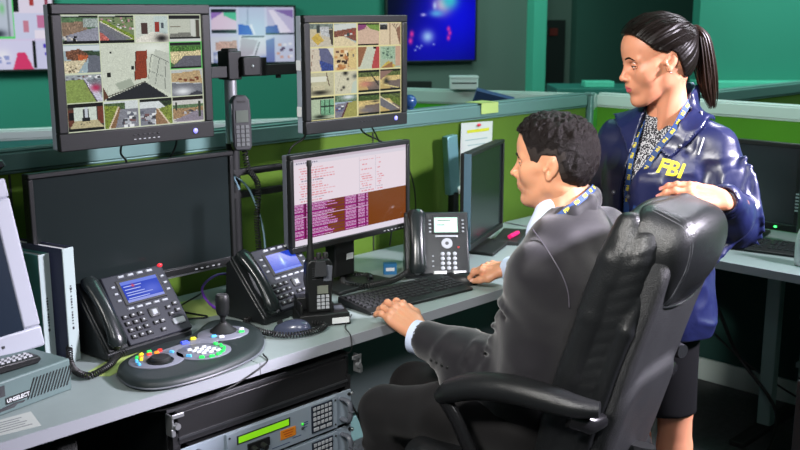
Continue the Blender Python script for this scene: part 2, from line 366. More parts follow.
def t_brick(p):
    sky(p, (150, 175, 185)); p.rect(0, .05, 1, .2, (205, 215, 220)); p.poly([(.5, .2), (1, .25), (1, .4), (.6, .4)], (50, 75, 50), .15); p.poly([(.08, .22), (.45, .15), (.7, .38), (.6, .6), (.1, .5)], (120, 72, 48), .2); p.poly([(.4, .35), (.68, .38), (.6, .55), (.4, .55)], (200, 88, 40), .1)
    p.poly([(0, .55), (.62, .52), (.35, 1), (0, 1)], (205, 190, 150), .12); p.poly([(.68, .38), (1, .4), (1, 1), (.62, 1)], (98, 104, 118), .05); p.spots(.05, .7, .5, .9, 10, [(90, 70, 50), (230, 220, 190)], .05)
def t_lawn(p):
    sky(p, (150, 160, 165)); p.spots(0, .05, .95, .2, 20, CARS, .07); p.poly([(0, .22), (.5, .18), (.85, 1), (0, 1)], (135, 160, 70), .06); p.poly([(.5, .18), (.6, .18), (1, .85), (1, 1), (.85, 1)], (195, 195, 215), .1); p.poly([(.55, .2), (1, .2), (1, .7)], (120, 125, 135), .1); p.blob(.82, .5, .13, .12, (200, 30, 80)); p.line(.5, .18, .84, 1, .03, (70, 60, 70))
def t_cross(p):
    sky(p, (70, 62, 52)); p.rect(0, .0, 1, .14, (25, 25, 24)); p.rect(.18, .16, .8, .66, (200, 214, 200), .03); p.rect(.02, .2, .18, .8, (105, 55, 40), .08); p.rect(.82, .16, 1, .75, (120, 52, 36), .08); p.rect(.05, .32, .2, .56, (22, 22, 24)); p.rect(.43, .2, .6, .5, (60, 62, 66)); p.rect(.48, .16, .55, .5, (190, 200, 210)); p.poly([(.2, .62), (.8, .6), (1, .86), (.05, .9)], (188, 175, 128), .06); p.rect(.4, .5, .62, .64, (30, 34, 34)); p.spots(.3, .64, .65, .74, 6, [(60, 62, 58)], .03); p.rect(0, .88, 1, 1, (24, 26, 24))
def t_road_l(p):
    sky(p, (205, 215, 215)); p.rect(0, .08, .6, .35, (70, 95, 55), .2); p.poly([(0, .15), (.42, .2), (.1, 1), (0, 1)], (125, 145, 40), .15); p.poly([(.4, .2), (.46, .3), (.3, 1), (.1, 1)], (140, 100, 62), .08); p.line(.42, .22, .12, 1, .04, (225, 205, 170)); p.poly([(.46, .3), (1, .3), (1, 1), (.3, 1)], (125, 128, 140), .06); p.spots(.45, .4, .8, .9, 22, CARS, .12)
def t_road_r(p):
    sky(p, (210, 218, 220)); p.poly([(.6, .1), (1, 0), (1, .6)], (45, 62, 40), .2); p.poly([(.55, .4), (1, .25), (1, 1), (.9, 1)], (125, 145, 45), .15); p.poly([(0, .35), (.5, .35), (.45, 1), (0, 1)], (120, 124, 138), .06); p.spots(.0, .38, .4, .88, 22, CARS, .12); p.poly([(.5, .38), (.58, .4), (.88, 1), (.48, 1)], (150, 110, 70), .08); p.line(.56, .38, .9, 1, .04, (225, 205, 170)); osd(p, .0, .0, .5)
def t_corner(p):
    sky(p, (70, 110, 60)); p.rect(0, 0, 1, .13, (24, 26, 24)); p.rect(0, .14, 1, .34, (70, 125, 45), .2); p.poly([(0, .36), (1, .32), (1, .5), (.45, .5), (.12, .82), (0, .7)], (212, 195, 140), .12); p.poly([(.45, .5), (1, .5), (1, .9), (.08, .9)], (96, 96, 108), .05); p.rect(0, .9, 1, 1, (22, 24, 24))
def t_store(p):
    sky(p, (185, 192, 190)); p.poly([(0, .15), (.9, .06), (1, .55), (0, .45)], (190, 158, 108), .08); p.spots(.2, .28, .85, .4, 8, [(130, 66, 35)], .09); p.poly([(0, .5), (1, .56), (1, 1), (0, 1)], (110, 114, 125), .05); p.blob(.35, .82, .28, .14, (225, 230, 235)); p.poly([(.6, .9), (.8, .82), (1, .9), (1, 1), (.5, 1)], (60, 64, 76))
def t_parkpan(p):
    sky(p, (200, 200, 195)); p.rect(0, .0, 1, .15, (30, 28, 28)); p.rect(0, .32, 1, .45, (85, 120, 80), .15); p.poly([(0, .45), (1, .42), (1, .6), (0, .85)], (165, 130, 88), .1); p.spots(.3, .5, .75, .62, 12, CARS, .07); p.poly([(0, .9), (.7, .58), (1, .58), (1, .95), (.3, .95)], (136, 128, 146), .05); p.rect(.82, .2, .88, .8, (50, 66, 52)); p.rect(.1, .22, .14, .5, (50, 60, 45))
def t_lobby(p):
    sky(p, (202, 210, 190)); p.blob(.75, .1, .25, .1, (225, 232, 220)); p.poly([(.78, .12), (1, .2), (1, .95), (.66, .72)], (188, 196, 180), .02)
    p.poly([(.5, .14), (.66, .13), (.64, .62), (.46, .66)], (150, 52, 26), .07); p.line(.5, .14, .46, .66, .012, (80, 30, 20)); p.rect(.42, .4, .46, .46, (25, 30, 30)); p.rect(.07, .5, .13, .58, (30, 34, 30)); p.rect(.13, .14, .15, .17, (40, 44, 40))
    p.line(.72, .2, .98, .36, .012, (120, 128, 118)); p.line(.72, .2, .66, .66, .012, (130, 138, 128)); p.line(.84, .28, .76, .74, .012, (120, 128, 118)); p.line(.93, .36, .9, .86, .012, (120, 128, 118)); p.line(.68, .5, .9, .62, .01, (130, 138, 128))
    p.poly([(.18, .7), (.4, .62), (.46, .76), (.24, .82)], (160, 172, 152)); p.poly([(.06, .95), (.62, .7), (.96, 1), (.04, 1)], (36, 40, 46), .04); p.line(.04, .93, .62, .69, .02, (90, 90, 80)); p.poly([(0, .72), (.08, .93), (.0, 1)], (100, 60, 40))
def t_tan(p, k=0):
    sky(p, (205, 190, 150)); p.rect(0, 0, 1, .25, (120, 135, 125), .15); p.poly([(0, .6), (1, .4), (1, 1), (0, 1)], (200, 190, 165), .04); p.poly([(.08, .62), (.35, .4), (.6, .7), (.35, .92)], (214, 176, 62), .06); p.poly([(.4, .15), (.8, .15), (.9, .6), (.5, .5)], (185, 188, 190), .1); p.poly([(.8, .3), (1, .25), (1, .9), (.9, .9)], (80, 72, 62), .1); p.rect(.3, .1, .45, .4, (60, 70, 66))
def t_docks(p):
    sky(p, (170, 185, 180)); p.poly([(0, .1), (1, .0), (1, .25), (0, .35)], (205, 212, 205)); p.poly([(0, .35), (1, .2), (1, .8), (.4, .55), (0, .6)], (140, 80, 62), .12); p.spots(.4, .3, .9, .5, 8, [(50, 80, 85), (170, 60, 50), (210, 210, 205)], .09); p.poly([(0, .6), (.4, .55), (1, .88), (1, 1), (0, 1)], (226, 206, 158), .04)
def t_pinkflat(p):
    sky(p, (215, 178, 150)); p.rect(0, 0, 1, .1, (22, 22, 22)); p.poly([(0, .1), (.45, .1), (.3, .28), (0, .35)], (150, 60, 120), .05); p.poly([(.4, .1), (1, .1), (1, .38), (.55, .26)], (120, 160, 60), .08); p.line(0, .36, .45, .22, .02, (120, 90, 90)); p.rect(0, .9, .95, 1, (20, 20, 20))
def t_ped(p):
    sky(p, (224, 200, 160)); p.rect(.02, .02, .35, .3, (60, 60, 60), .3); p.rect(0, .0, .36, .08, (200, 200, 190)); p.rect(.46, 0, .5, 1, (130, 90, 60)); [p.line(.55+i*.1, .05, .95, .5+i*.12-.0, .025, (95, 62, 50)) for i in range(5)]; p.poly([(.75, .3), (1, .1), (1, .9), (.9, .9)], (150, 105, 80), .1)
def t_bluecorner(p):
    sky(p, (210, 196, 172)); p.rect(0, 0, 1, .06, (210, 205, 190)); p.poly([(.38, 0), (.75, .05), (1, .5), (1, .98), (.5, .98)], (96, 100, 140), .05); p.poly([(.38, .5), (1, .75), (1, 1), (.5, 1)], (50, 70, 150), .1); p.poly([(.75, 0), (1, 0), (1, .45)], (218, 216, 205)); p.line(.15, .1, .05, .95, .02, (150, 110, 90))
def t_desks(p):
    sky(p, (226, 190, 130)); p.spots(0, .1, .9, .9, 34, [(195, 120, 60), (60, 40, 32), (214, 150, 80), (240, 220, 180), (120, 84, 66)], .14); p.poly([(.6, .2), (1, .1), (1, .9), (.65, .9)], (226, 196, 120), .04); p.rect(.55, .25, .62, .4, (40, 30, 28)); p.rect(.78, .3, .86, .45, (130, 120, 100))
def t_redcorner(p):
    sky(p, (198, 205, 180)); p.poly([(0, 0), (.45, 0), (.12, .85), (0, .9)], (160, 100, 62), .06); p.poly([(.85, 0), (1, 0), (1, 1), (.62, 1), (.72, .5)], (200, 66, 66), .05); p.rect(.7, .0, .85, .14, (24, 22, 22)); p.line(.45, 0, .12, .9, .03, (215, 200, 160))
def t_green2(p):
    sky(p, (170, 190, 160)); p.rect(.72, 0, 1, .9, (205, 160, 130), .03); p.rect(.1, .05, .7, .6, (150, 185, 150), .08); p.spots(.1, .1, .5, .5, 6, [(90, 120, 100)], .1); p.poly([(0, 1), (.4, .65), (.75, .9), (.6, 1)], (214, 182, 70), .06); p.poly([(.1, .95), (.6, .7), (.6, 1)], (165, 110, 62), .05)
def t_office(p):
    sky(p, (196, 190, 150)); p.poly([(.05, .2), (.7, .2), (.68, .4), (.05, .42)], (222, 222, 200)); p.line(.68, .05, .8, .6, .04, (110, 85, 70)); p.blob(.4, .85, .35, .1, (40, 36, 30)); p.line(.05, .45, .1, .8, .02, (120, 110, 90)); p.rect(.1, .55, .6, .75, (200, 190, 150), .05)
def t_dots(p):
    sky(p, (212, 206, 172)); p.blob(.48, .1, .1, .09, (20, 18, 18)); p.blob(.9, .25, .12, .1, (90, 95, 90)); p.blob(.58, .36, .05, .05, (25, 22, 20)); p.blob(.4, .7, .06, .06, (25, 22, 20)); p.blob(.3, .8, .04, .04, (60, 50, 45)); p.line(.1, .9, .3, .1, .02, (180, 172, 140)); p.poly([(.8, .5), (1, .4), (1, 1), (.7, 1)], (190, 205, 185))
def t_yard(p, v=0):
    sky(p, (205, 170, 95)); p.rect(0, 0, 1, .14, (26, 24, 22)); p.rect(0, .14, 1, .3, (90, 105, 50), .2); p.poly([(0, .4), (1, .3), (1, .55), (0, .7)], (216, 186, 110), .1); p.poly([(.3, .55), (1, .5), (1, .88), (.5, .88)], (120, 100, 92), .06)
    if v == 0: p.blob(.35, .62, .3, .14, (214, 130, 100)); p.line(.6, .2, .95, .7, .06, (60, 55, 50))
    if v == 1: p.poly([(0, .1), (.6, .1), (.0, .5)], (150, 110, 95)); p.blob(.3, .55, .12, .14, (40, 36, 36)); p.line(.2, .7, .9, .88, .05, (225, 205, 120))
    if v == 2: p.rect(0, .12, 1, .34, (70, 95, 40), .2); p.blob(.4, .75, .4, .14, (120, 112, 118)); p.blob(.8, .4, .16, .04, (60, 55, 50))
    if v == 3: p.poly([(.3, .15), (1, .35), (1, .75), (.6, .5)], (96, 116, 40), .15); p.poly([(0, .2), (.9, .8), (.5, .88), (0, .6)], (112, 108, 118), .05); p.line(0, .2, .9, .8, .04, (232, 216, 170))
    p.rect(0, .88, 1, 1, (20, 20, 20))
def t_greenroom(p):
    sky(p, (176, 196, 160)); p.rect(0, 0, 1, .12, (24, 26, 24)); p.rect(.45, .15, 1, .8, (110, 175, 130), .08); [p.rect(x, .15, x+.04, .75, (40, 60, 48)) for x in (.4, .58, .78)]; p.rect(.4, .42, 1, .46, (40, 60, 48)); p.blob(.4, .85, .25, .08, (30, 36, 28)); p.rect(0, .94, 1, 1, (30, 30, 30))
def t_lawn2(p):
    sky(p, (160, 180, 205)); p.rect(0, .0, 1, .3, (90, 120, 90), .2); p.blob(.6, .12, .3, .1, (220, 228, 235)); p.poly([(.55, .35), (1, .3), (1, 1), (.25, 1)], (165, 160, 75), .06); p.poly([(.0, .4), (.55, .35), (.3, 1), (0, 1)], (130, 125, 140), .06); p.line(.58, .35, .3, 1, .07, (100, 45, 60)); p.blob(.18, .62, .16, .08, (50, 60, 150)); p.spots(0, .45, .35, .6, 8, CARS, .08)
def build_grid(W_, H_, tiles, big=None, border=(190, 190, 150), brd=.006):
    p = Pic(W_, H_, (20, 24, 22))
    for (c0, r0, c1, r1, fn) in tiles:
        p.tile(c0, r0, c1, r1)
        if callable(fn): fn(p)
    return p
T4 = [0, .25, .5, .75, 1]
def cell(c, r, w=1, h=1): return (T4[c], T4[r], T4[c+w], T4[r+h])
UL = build_grid(150, 122, [(*cell(0, 0), t_lotwall), (*cell(1, 0), t_lotgrass), (*cell(2, 0), t_hall), (*cell(3, 0), t_garage), (*cell(0, 1), t_brick), (*cell(1, 1, 2, 2), t_lobby), (*cell(3, 1), t_corner),
    (*cell(0, 2), t_lawn), (*cell(3, 2), t_store), (*cell(0, 3), t_cross), (*cell(1, 3), t_road_l), (*cell(2, 3), t_road_r), (*cell(3, 3), t_parkpan)])
def frame_lines(p, skipmid, c):
    p.tile(0, 0, 1, 1); g = .0045
    for y in T4: p.rect(0, y-g*1.2, 1, y+g*1.2, c) if (y != .5 or not skipmid) else (p.rect(0, y-g, .25, y+g, c), p.rect(.75, y-g, 1, y+g, c))
    for x in T4: p.rect(x-g, 0, x+g, 1, c) if (x != .5 or not skipmid) else (p.rect(x-g, 0, x+g, .25, c), p.rect(x-g, .75, x+g, 1, c))
frame_lines(UL, True, (205, 215, 180)); UL.tile(0, 0, 1, 1); UL.rect(.745, .25, .755, .5, (110, 220, 110)); UL.rect(.75, .248, 1, .256, (110, 220, 110)); UL.rect(.992, .25, 1, .5, (110, 220, 110)); UL.rect(.75, .495, 1, .503, (110, 220, 110))
UR = build_grid(118, 128, [(*cell(0, 0), t_tan), (*cell(1, 0), t_docks), (*cell(2, 0), t_pinkflat), (*cell(3, 0), t_ped), (*cell(0, 1), t_bluecorner), (*cell(1, 1), t_desks), (*cell(2, 1), t_redcorner), (*cell(3, 1), t_green2),
    (*cell(0, 2), t_office), (*cell(1, 2), t_dots), (*cell(2, 2), lambda p: t_yard(p, 0)), (*cell(3, 2), lambda p: t_yard(p, 1)), (*cell(0, 3), t_greenroom), (*cell(1, 3), t_lawn2), (*cell(2, 3), lambda p: t_yard(p, 2)), (*cell(3, 3), lambda p: t_yard(p, 3))])
frame_lines(UR, False, (232, 222, 150))
for q_ in (UL, UR): q_.a = q_.a*.76+q_.a.mean(2, keepdims=True)*.22
# lit office screen: white table above, magenta rows on brown below
MID = Pic(250, 150, (236, 222, 232))
MID.rect(0, 0, 1, .035, (205, 190, 205)); MID.rect(0, .035, 1, .07, (222, 214, 226))
for i in range(10): MID.rect(.03+i*.018, .045, .04+i*.018, .062, (110, 100, 130))
for r in range(14):
    y = .11+r*.029; c = (226, 150, 160) if r % 7 != 5 else (150, 140, 160)
    for (x0, mx) in ((.05, .3), (.57, .12), (.72, .05)):
        x = x0+.01*(r % 3); e = x0+mx*rng.uniform(.5, 1)
        if x0 > .5 and r < 6 and r % 2: continue
        while x < e: w_ = rng.uniform(.008, .03); MID.rect(x, y, x+w_, y+.011, c); x += w_+.007
for r in range(6): MID.rect(.185, .16+r*.018, .19, .17+r*.018, (120, 60, 90))
for x in (.56, .71): MID.rect(x, .08, x+.003, .5, (205, 196, 210))
MID.rect(0, .52, 1, .93, (122, 62, 14))
MID.rect(0, .52, .25, .93, (150, 28, 120)); MID.rect(.43, .52, .56, .93, (150, 28, 120)); MID.rect(.565, .52, .64, .93, (150, 28, 120)); MID.rect(.087, .52, .1, .93, (80, 18, 50)); MID.rect(.535, .52, .545, .93, (80, 18, 50)); MID.rect(.615, .52, .622, .93, (80, 18, 50))
for r in range(25):
    y = .527+r*.0161; e = .25+rng.uniform(.0, .12)
    MID.rect(.25, y-.003, e, y+.009, (150, 28, 120))
    for (a, b) in ((.008, .082), (.105, e-.005), (.435, .53), (.55, .61), (.626, .636)):
        x = a
        while x < b: w_ = min(rng.uniform(.01, .03), b-x); MID.rect(x, y, x+w_, y+.006, (240, 190, 235)); x += w_+.004
    MID.rect(0, y+.009, .64, y+.0125, (110, 22, 80))
MID.rect(0, .67, .64, .682, (235, 205, 235)); MID.rect(0, .93, 1, 1, (232, 222, 236)); MID.rect(0, .965, 1, .968, (190, 180, 200)); MID.rect(.64, .52, .643, .93, (140, 74, 24))
# wall screens
WC = Pic(96, 62, (200, 202, 228))
WC.tile(.0, .0, .33, .5); WC.rect(.06, .07, .94, .93, (222, 200, 222)); WC.rect(.06, .07, .94, .18, (24, 20, 40)); WC.poly([(.06, .18), (.5, .18), (.06, .45)], (150, 110, 190)); WC.poly([(.5, .18), (.94, .18), (.94, .5), (.5, .3)], (80, 190, 150)); WC.rect(.06, .8, .94, .92, (24, 20, 40))
WC.tile(.33, 0, .66, .5); WC.rect(.04, 0, .96, 1, (186, 196, 224)); WC.poly([(0, .6), (.4, .66), (.55, 1), (0, 1)], (40, 70, 190)); WC.poly([(.35, 0), (.4, 0), (.4, .6), (.3, .6)], (160, 170, 200)); WC.poly([(.4, .66), (.55, 1), (.62, 1), (.5, .6)], (225, 225, 240))
WC.tile(.66, 0, 1, .5); WC.rect(.04, .04, .98, .98, (190, 180, 215)); WC.poly([(.1, .1), (.3, .1), (.9, .9), (.5, .95)], (225, 214, 235)); WC.poly([(0, .7), (.4, .65), (.5, 1), (0, 1)], (70, 80, 170)); WC.poly([(.3, .1), (.98, .1), (.98, .4)], (130, 100, 170)); WC.rect(.0, .93, 1, 1, (40, 34, 60))
WC.tile(0, .5, .33, 1); WC.rect(.04, .05, .96, 1, (205, 208, 222)); WC.poly([(.2, .25), (.95, .2), (.95, .5), (.2, .55)], (196, 160, 150), .1); WC.poly([(.1, .6), (1, .7), (1, 1), (.1, 1)], (120, 130, 175), .1); WC.blob(.3, .8, .2, .12, (225, 230, 240))
WC.tile(.33, .5, .66, 1); WC.rect(.02, .02, .98, 1, (214, 212, 226)); WC.poly([(.1, .1), (.7, .2), (.5, .7), (0, .9)], (180, 170, 185)); WC.line(.75, .25, .55, .9, .04, (90, 80, 95)); WC.line(.1, .08, .95, .05, .06, (90, 84, 110)); WC.blob(.95, .95, .25, .15, (50, 80, 180))
WC.tile(.66, .5, 1, 1); WC.rect(.04, .02, .98, 1, (196, 200, 225)); WC.spots(.3, .2, .85, .8, 10, [(205, 160, 150), (90, 60, 100), (225, 225, 235)], .12); WC.poly([(.0, .2), (.3, .1), (.3, 1), (0, 1)], (110, 120, 180))
WL = Pic(96, 76, (215, 205, 235))
WL.tile(.42, 0, .62, .62); WL.rect(0, 0, 1, 1, (190, 200, 215)); WL.line(.3, 0, .1, 1, .12, (150, 160, 170)); WL.line(.75, 0, .75, 1, .1, (140, 150, 160)); WL.blob(.5, .4, .12, .1, (130, 200, 140)); WL.blob(.2, .9, .4, .08, (40, 50, 60)); WL.rect(.96, 0, 1, 1, (90, 220, 110)); WL.rect(0, .96, 1, 1, (90, 220, 110))
WL.tile(.62, 0, 1, .3); WL.rect(0, 0, 1, 1, (226, 218, 236)); WL.rect(.02, .1, .16, .95, (22, 30, 24)); WL.rect(.42, .15, .54, .7, (170, 60, 60)); WL.rect(.8, .15, .9, .7, (150, 70, 90))
WL.tile(.62, .3, 1, .62); WL.rect(0, 0, 1, 1, (206, 210, 236)); WL.rect(.22, .3, .36, .75, (200, 130, 150)); WL.poly([(.6, .1), (.95, .1), (.95, .6), (.6, .6)], (196, 120, 160)); WL.blob(.85, .8, .1, .1, (70, 40, 180)); WL.rect(.5, .65, 1, 1, (235, 226, 240))
WL.tile(.42, .64, .78, 1); WL.rect(0, 0, 1, 1, (214, 212, 240)); WL.poly([(.45, 1), (.6, .4), (.8, .4), (1, 1)], (214, 60, 110)); WL.blob(.2, .5, .2, .2, (235, 235, 245)); WL.spots(0, .5, .3, .8, 6, [(150, 160, 210)], .12)
WL.tile(.78, .64, 1, 1); WL.rect(0, 0, 1, 1, (205, 205, 235)); WL.rect(.0, .0, .16, .95, (22, 26, 24)); WL.spots(.4, .1, .9, .7, 8, [(80, 60, 190), (235, 220, 235)], .16)
for i in range(3): WL.tile(0, i*.33, .42, i*.33+.32); WL.rect(.02, .02, .98, .98, (200, 205, 225)); WL.spots(.05, .1, .9, .9, 12, CARS, .12)
WB = Pic(110, 72, (6, 6, 60)); WB.tile(0, 0, 1, 1)
WB.blob(.75, .35, .55, .8, (10, 5, 235)); WB.blob(.35, .7, .35, .5, (20, 10, 200), .9); WB.blob(0, .2, .3, .6, (2, 4, 40), .95); WB.blob(.62, .2, .1, .14, (240, 190, 215)); WB.blob(.7, .15, .1, .12, (60, 200, 220)); WB.blob(.55, .33, .08, .05, (90, 170, 240)); WB.blob(.4, .35, .03, .02, (190, 190, 255)); WB.blob(.53, .22, .02, .05, (190, 210, 255))
for (x, y) in ((.27, .62), (.255, .72)): WB.blob(x, y, .022, .045, (240, 60, 170))
for (x, y) in ((.69, .55), (.705, .61), (.69, .68)): WB.blob(x, y, .018, .035, (240, 60, 170))
WB.blob(.45, .66, .07, .09, (160, 200, 255)); [WB.blob(x, y, .012, .012, (170, 190, 250)) for x, y in ((.33, .8), (.36, .82), (.38, .79), (.52, .77), (.31, .85), (.2, .7))]
# phone display
LCD = Pic(40, 26, (46, 70, 190)); LCD.rect(0, 0, 1, .14, (110, 130, 225))
for r in range(5): LCD.rect(.05, .24+r*.14, .05+.6*rng.uniform(.5, 1.3), .28+r*.14, (190, 200, 245))
LCD.rect(0, .9, 1, 1, (150, 160, 230)); LCD.blob(.3, .25, .04, .08, (220, 70, 90)); LCD.blob(.75, .6, .3, .3, (130, 140, 230), .5)
LCD2 = Pic(40, 26, (24, 60, 200)); LCD2.blob(.45, .45, .05, .22, (190, 215, 255)); LCD2.blob(.45, .6, .1, .06, (150, 190, 255)); LCD2.blob(.5, .5, .5, .4, (50, 100, 225), .5); LCD2.rect(.0, .9, 1, 1, (90, 120, 230)); LCD2.blob(.45, .45, .04, .2, (200, 225, 255))

# ================================================================== MONITORS
E_SCR = .95
t = monitor('surveillance_monitor', 'square black monitor, upper left, tiled with thirteen camera views around one large room view', ((1.155+1.618)/2, 2.30, 1.462), 0, .455, .358, .055, .026, .045, UL, E_SCR, side=M_side)
pb = MB().ball((.165, -.002, -.157), (.0075, .003, .0075)).build('power_button', mat('blue_lit_button', hexc(150, 150, 240), .2, emit=hexc(90, 90, 230), estr=.8), t)
for i in range(6): MB().box((-.02+i*.014, -.001, -.153), (.007, .003, .003)).build('button', M_key, t)
m = MB()
for i in range(6): m.box((-.02+i*.014, -.0003, -.164), (.006, .0008, .002))
m.build('button_marks', M_keyl, t)
MB().box((0, .06, .0), (.1, .012, .1)).build('mounting_plate', M_blk2, t); MB().box((.0, .11, 0), (.04, .10, .04)).build('mounting_arm', M_blk2, t)
t = monitor('surveillance_monitor', 'square black monitor, upper right, showing a four by four grid of camera views', ((1.972+2.415)/2, 2.33, 1.433), 0, .443, .358, .055, .023, .04, UR, E_SCR, side=M_side)
MB().ball((.165, -.002, -.155), (.0075, .003, .0075)).build('power_button', MATS['blue_lit_button'], t)
for i in range(6): MB().box((.01+i*.014, -.001, -.155), (.007, .003, .003)).build('button', M_key, t)
MB().box((0, .06, 0), (.1, .012, .1)).build('mounting_plate', M_blk2, t); MB().box((.0, .10, .01), (.04, .09, .04)).build('mounting_arm', M_blk2, t)
for i in range(2): MB().box((-.2225, .03, .03-i*.14), (.002, .020, .03)).build('side_label', M_white, t)
M_off = mat('switched_off_screen', (.011, .016, .016), .22, spec=.4, var=.2, vscale=3)
t = monitor('wide_monitor', 'large wide black monitor, switched off, on the desk behind the first phone', ((1.127+1.762)/2, 2.42, 1.046), 0, .637, .345, .05, .014, .022, None, 0, scr_mat=M_off)
MB().box((0, -.001, -.1725), (.637, .004, .004)).build('lower_trim', M_silver, t)
for i in range(5): MB().box((.17+i*.02, -.002, -.163), (.008, .003, .003)).build('button', M_keyl, t)
MB().box((0, .06, -.2), (.07, .03, .2)).build('stand', M_blk2, t, bevel=.004); MB().prism([(-.11, .012), (.11, .012), (.09, .17), (-.09, .17)], -.304, -.292, plane='XY').build('base', M_blk2, t, bevel=.003)
t = monitor('wide_monitor', 'lit wide monitor showing a white table above magenta rows on brown', ((1.895+2.432)/2, 2.325, 1.047), math.radians(2), .540, .305, .05, .015, .02, MID, .92, side=M_greyp)
for i in range(6): MB().box((.14+i*.018, -.002, -.1435), (.006, .003, .002)).build('button', M_keyl, t)
MB().box((.0, .07, -.18), (.09, .05, .2)).build('stand', M_blk2, t, bevel=.006); MB().prism([(-.12, -.05), (.12, -.05), (.10, .16), (-.10, .16)], -.305, -.293, plane='XY').build('base', M_blk2, t, bevel=.003)
MB().box((.02, .043, -.215), (.03, .002, .02)).build('stand_label', M_white, t)
# monitor at an angle to the right of the man's face
t = monitor('wide_monitor', 'black monitor turned at an angle between the black desk phone and the man\'s face', (2.885, 2.36, .955), math.radians(22.9), .44, .355, .05, .014, .02, None, 0, scr_mat=M_off)
MB().box((-.221, .012, 0), (.003, .026, .35)).build('edge_trim', mat('blue_grey_trim', hexc(90, 120, 135), .35, metal=.3), t)
MB().box((0, .07, -.13), (.07, .03, .16)).build('stand', M_blk2, t, bevel=.004); MB().prism([(-.12, -.06), (.12, -.06), (.1, .14), (-.1, .14)], -.213, -.201, plane='XY').build('base', M_blk2, t, bevel=.003)
# side desk monitor (faces the room, -X)
t = monitor('wide_monitor', 'switched-off black monitor on the side desk behind the woman\'s elbow', (3.78, 1.80, .955), -PI/2, .50, .345, .05, .018, .028, None, 0, scr_mat=mat('screen_with_blue_reflection', (.02, .028, .032), .25, var=.3, vscale=2))  # faint blue-grey reflection put into the screen's colour
for i in range(6): MB().box((.242, -.002, -.02-i*.013), (.012, .003, .005)).build('button', M_keyl, t)
MB().ball((.165, -.003, -.158), (.006, .003, .004)).build('power_lamp', mat('green_led', (.05, .8, .1), .3, emit=(.05, 1, .15), estr=4), t)
MB().box((0, .07, -.13), (.08, .03, .16)).build('stand', M_blk2, t); MB().prism([(-.13, -.09), (.13, -.09), (.1, .11), (-.1, .11)], -.213, -.2, plane='XY').build('base', M_blk2, t, bevel=.003)
# wall-mounted screens
def wall_screen(label, p0, p1, y0, y1, pic, e):
    L0, D0, _ = wallpt(p0); L1, D1, _ = wallpt(p1); a = W(L0, D0); b = W(L1, D1); zc0 = wallpt((p0+p1)/2, y0)[2]; zc1 = wallpt((p0+p1)/2, y1)[2]
    n = Vector((-math.sin(AW), math.cos(AW), 0)); c = (a+b)/2-n*.07
    return monitor('wall_screen', label, (c.x, c.y, (zc0+zc1)/2), AW, (b-a).length, zc0-zc1, .06, .016, .016, pic, e, cat='screen')
wall_screen('left wall-mounted screen with pale camera views, cut off by the photo edge', -52, 58, -14, 71.5, WL, .85)
wall_screen('wall-mounted screen with six pale camera views between the two upper monitors', 207, 294.5, 5, 64, WC, .8)
wall_screen('wall-mounted screen glowing deep blue with pink and white marks', 383, 473, -12, 62, WB, .85)
# ================================================================== DESK PHONES
M_phone = mat('phone_black', (.011, .013, .014), .34, bump=.04, bscale=500, spec=.4)
M_phgrey = mat('phone_slate_face', hexc(33, 35, 43), .5, spec=.3)
M_hand = mat('handset_black', (.011, .015, .015), .24, spec=.45)
M_lens = mat('phone_silver_key', hexc(150, 155, 160), .4)
def coil(path, r, rt, pitch, name, label=None, parent=None, n=5, m=None):
    P = catmull(path, 10); L = [0]
    for a, b in zip(P, P[1:]): L.append(L[-1]+(b-a).length)
    tot = L[-1]; turns = tot/pitch; N = int(turns*n*1.6); out = []
    for i in range(N+1):
        s = tot*i/N; k = min(max(int(np.searchsorted(L, s))-1, 0), len(P)-2); f = (s-L[k])/max(L[k+1]-L[k], 1e-9)
        p = P[k].lerp(P[k+1], f); t = (P[k+1]-P[k]).normalized(); u = t.cross(Vector((0, 0, 1)))
        if u.length < .1: u = Vector((1, 0, 0))
        u.normalize(); w = t.cross(u); a = 2*PI*turns*i/N
        out.append(p+(u*math.cos(a)+w*math.sin(a))*r)
    o = MB().tube(out, rt, 5).build(name, m or M_cable, parent, smooth=60)
    return o
def fbox(mb, T, W_, H_, u0, v0, u1, v1, h, m=0, k=(.8, .8)):   # a raised key on a face; u right, v down, unit square
    x0, x1 = (u0-.5)*W_, (u1-.5)*W_; y1, y0 = (1-v0)*H_, (1-v1)*H_
    o = mb.T; mb.T = T; mb.taper(((x0+x1)/2, (y0+y1)/2, h/2), (x1-x0, y1-y0, h), k, m); mb.T = o
def handset(parent, T, x, L, w=.044, sweep=.012):
    # bar lying along the face, ear cup at the top and mouth cup at the bottom
    P = []; R_ = []
    for i in range(15):
        s = i/14; z = .024+.014*math.sin(PI*s); P.append((x, L*(.02+.96*s), z)); R_.append(.5*w*(.86+.30*abs(2*s-1)**2)*(1 if .03 < s < .97 else .72))
    m = MB(T).tube(P, R_, 14, squash=.62, up=(1, 0, 0)); g = m.build('handset', M_hand, parent, smooth=50)
    m2 = MB(T)
    for s in (.1, .9): MB(T).lathe([(w*.40, 0), (w*.46, .008), (w*.40, .022), (w*.2, .026)], (x, L*s, .006), 20).build('handset_cup', M_hand, g)
    return g
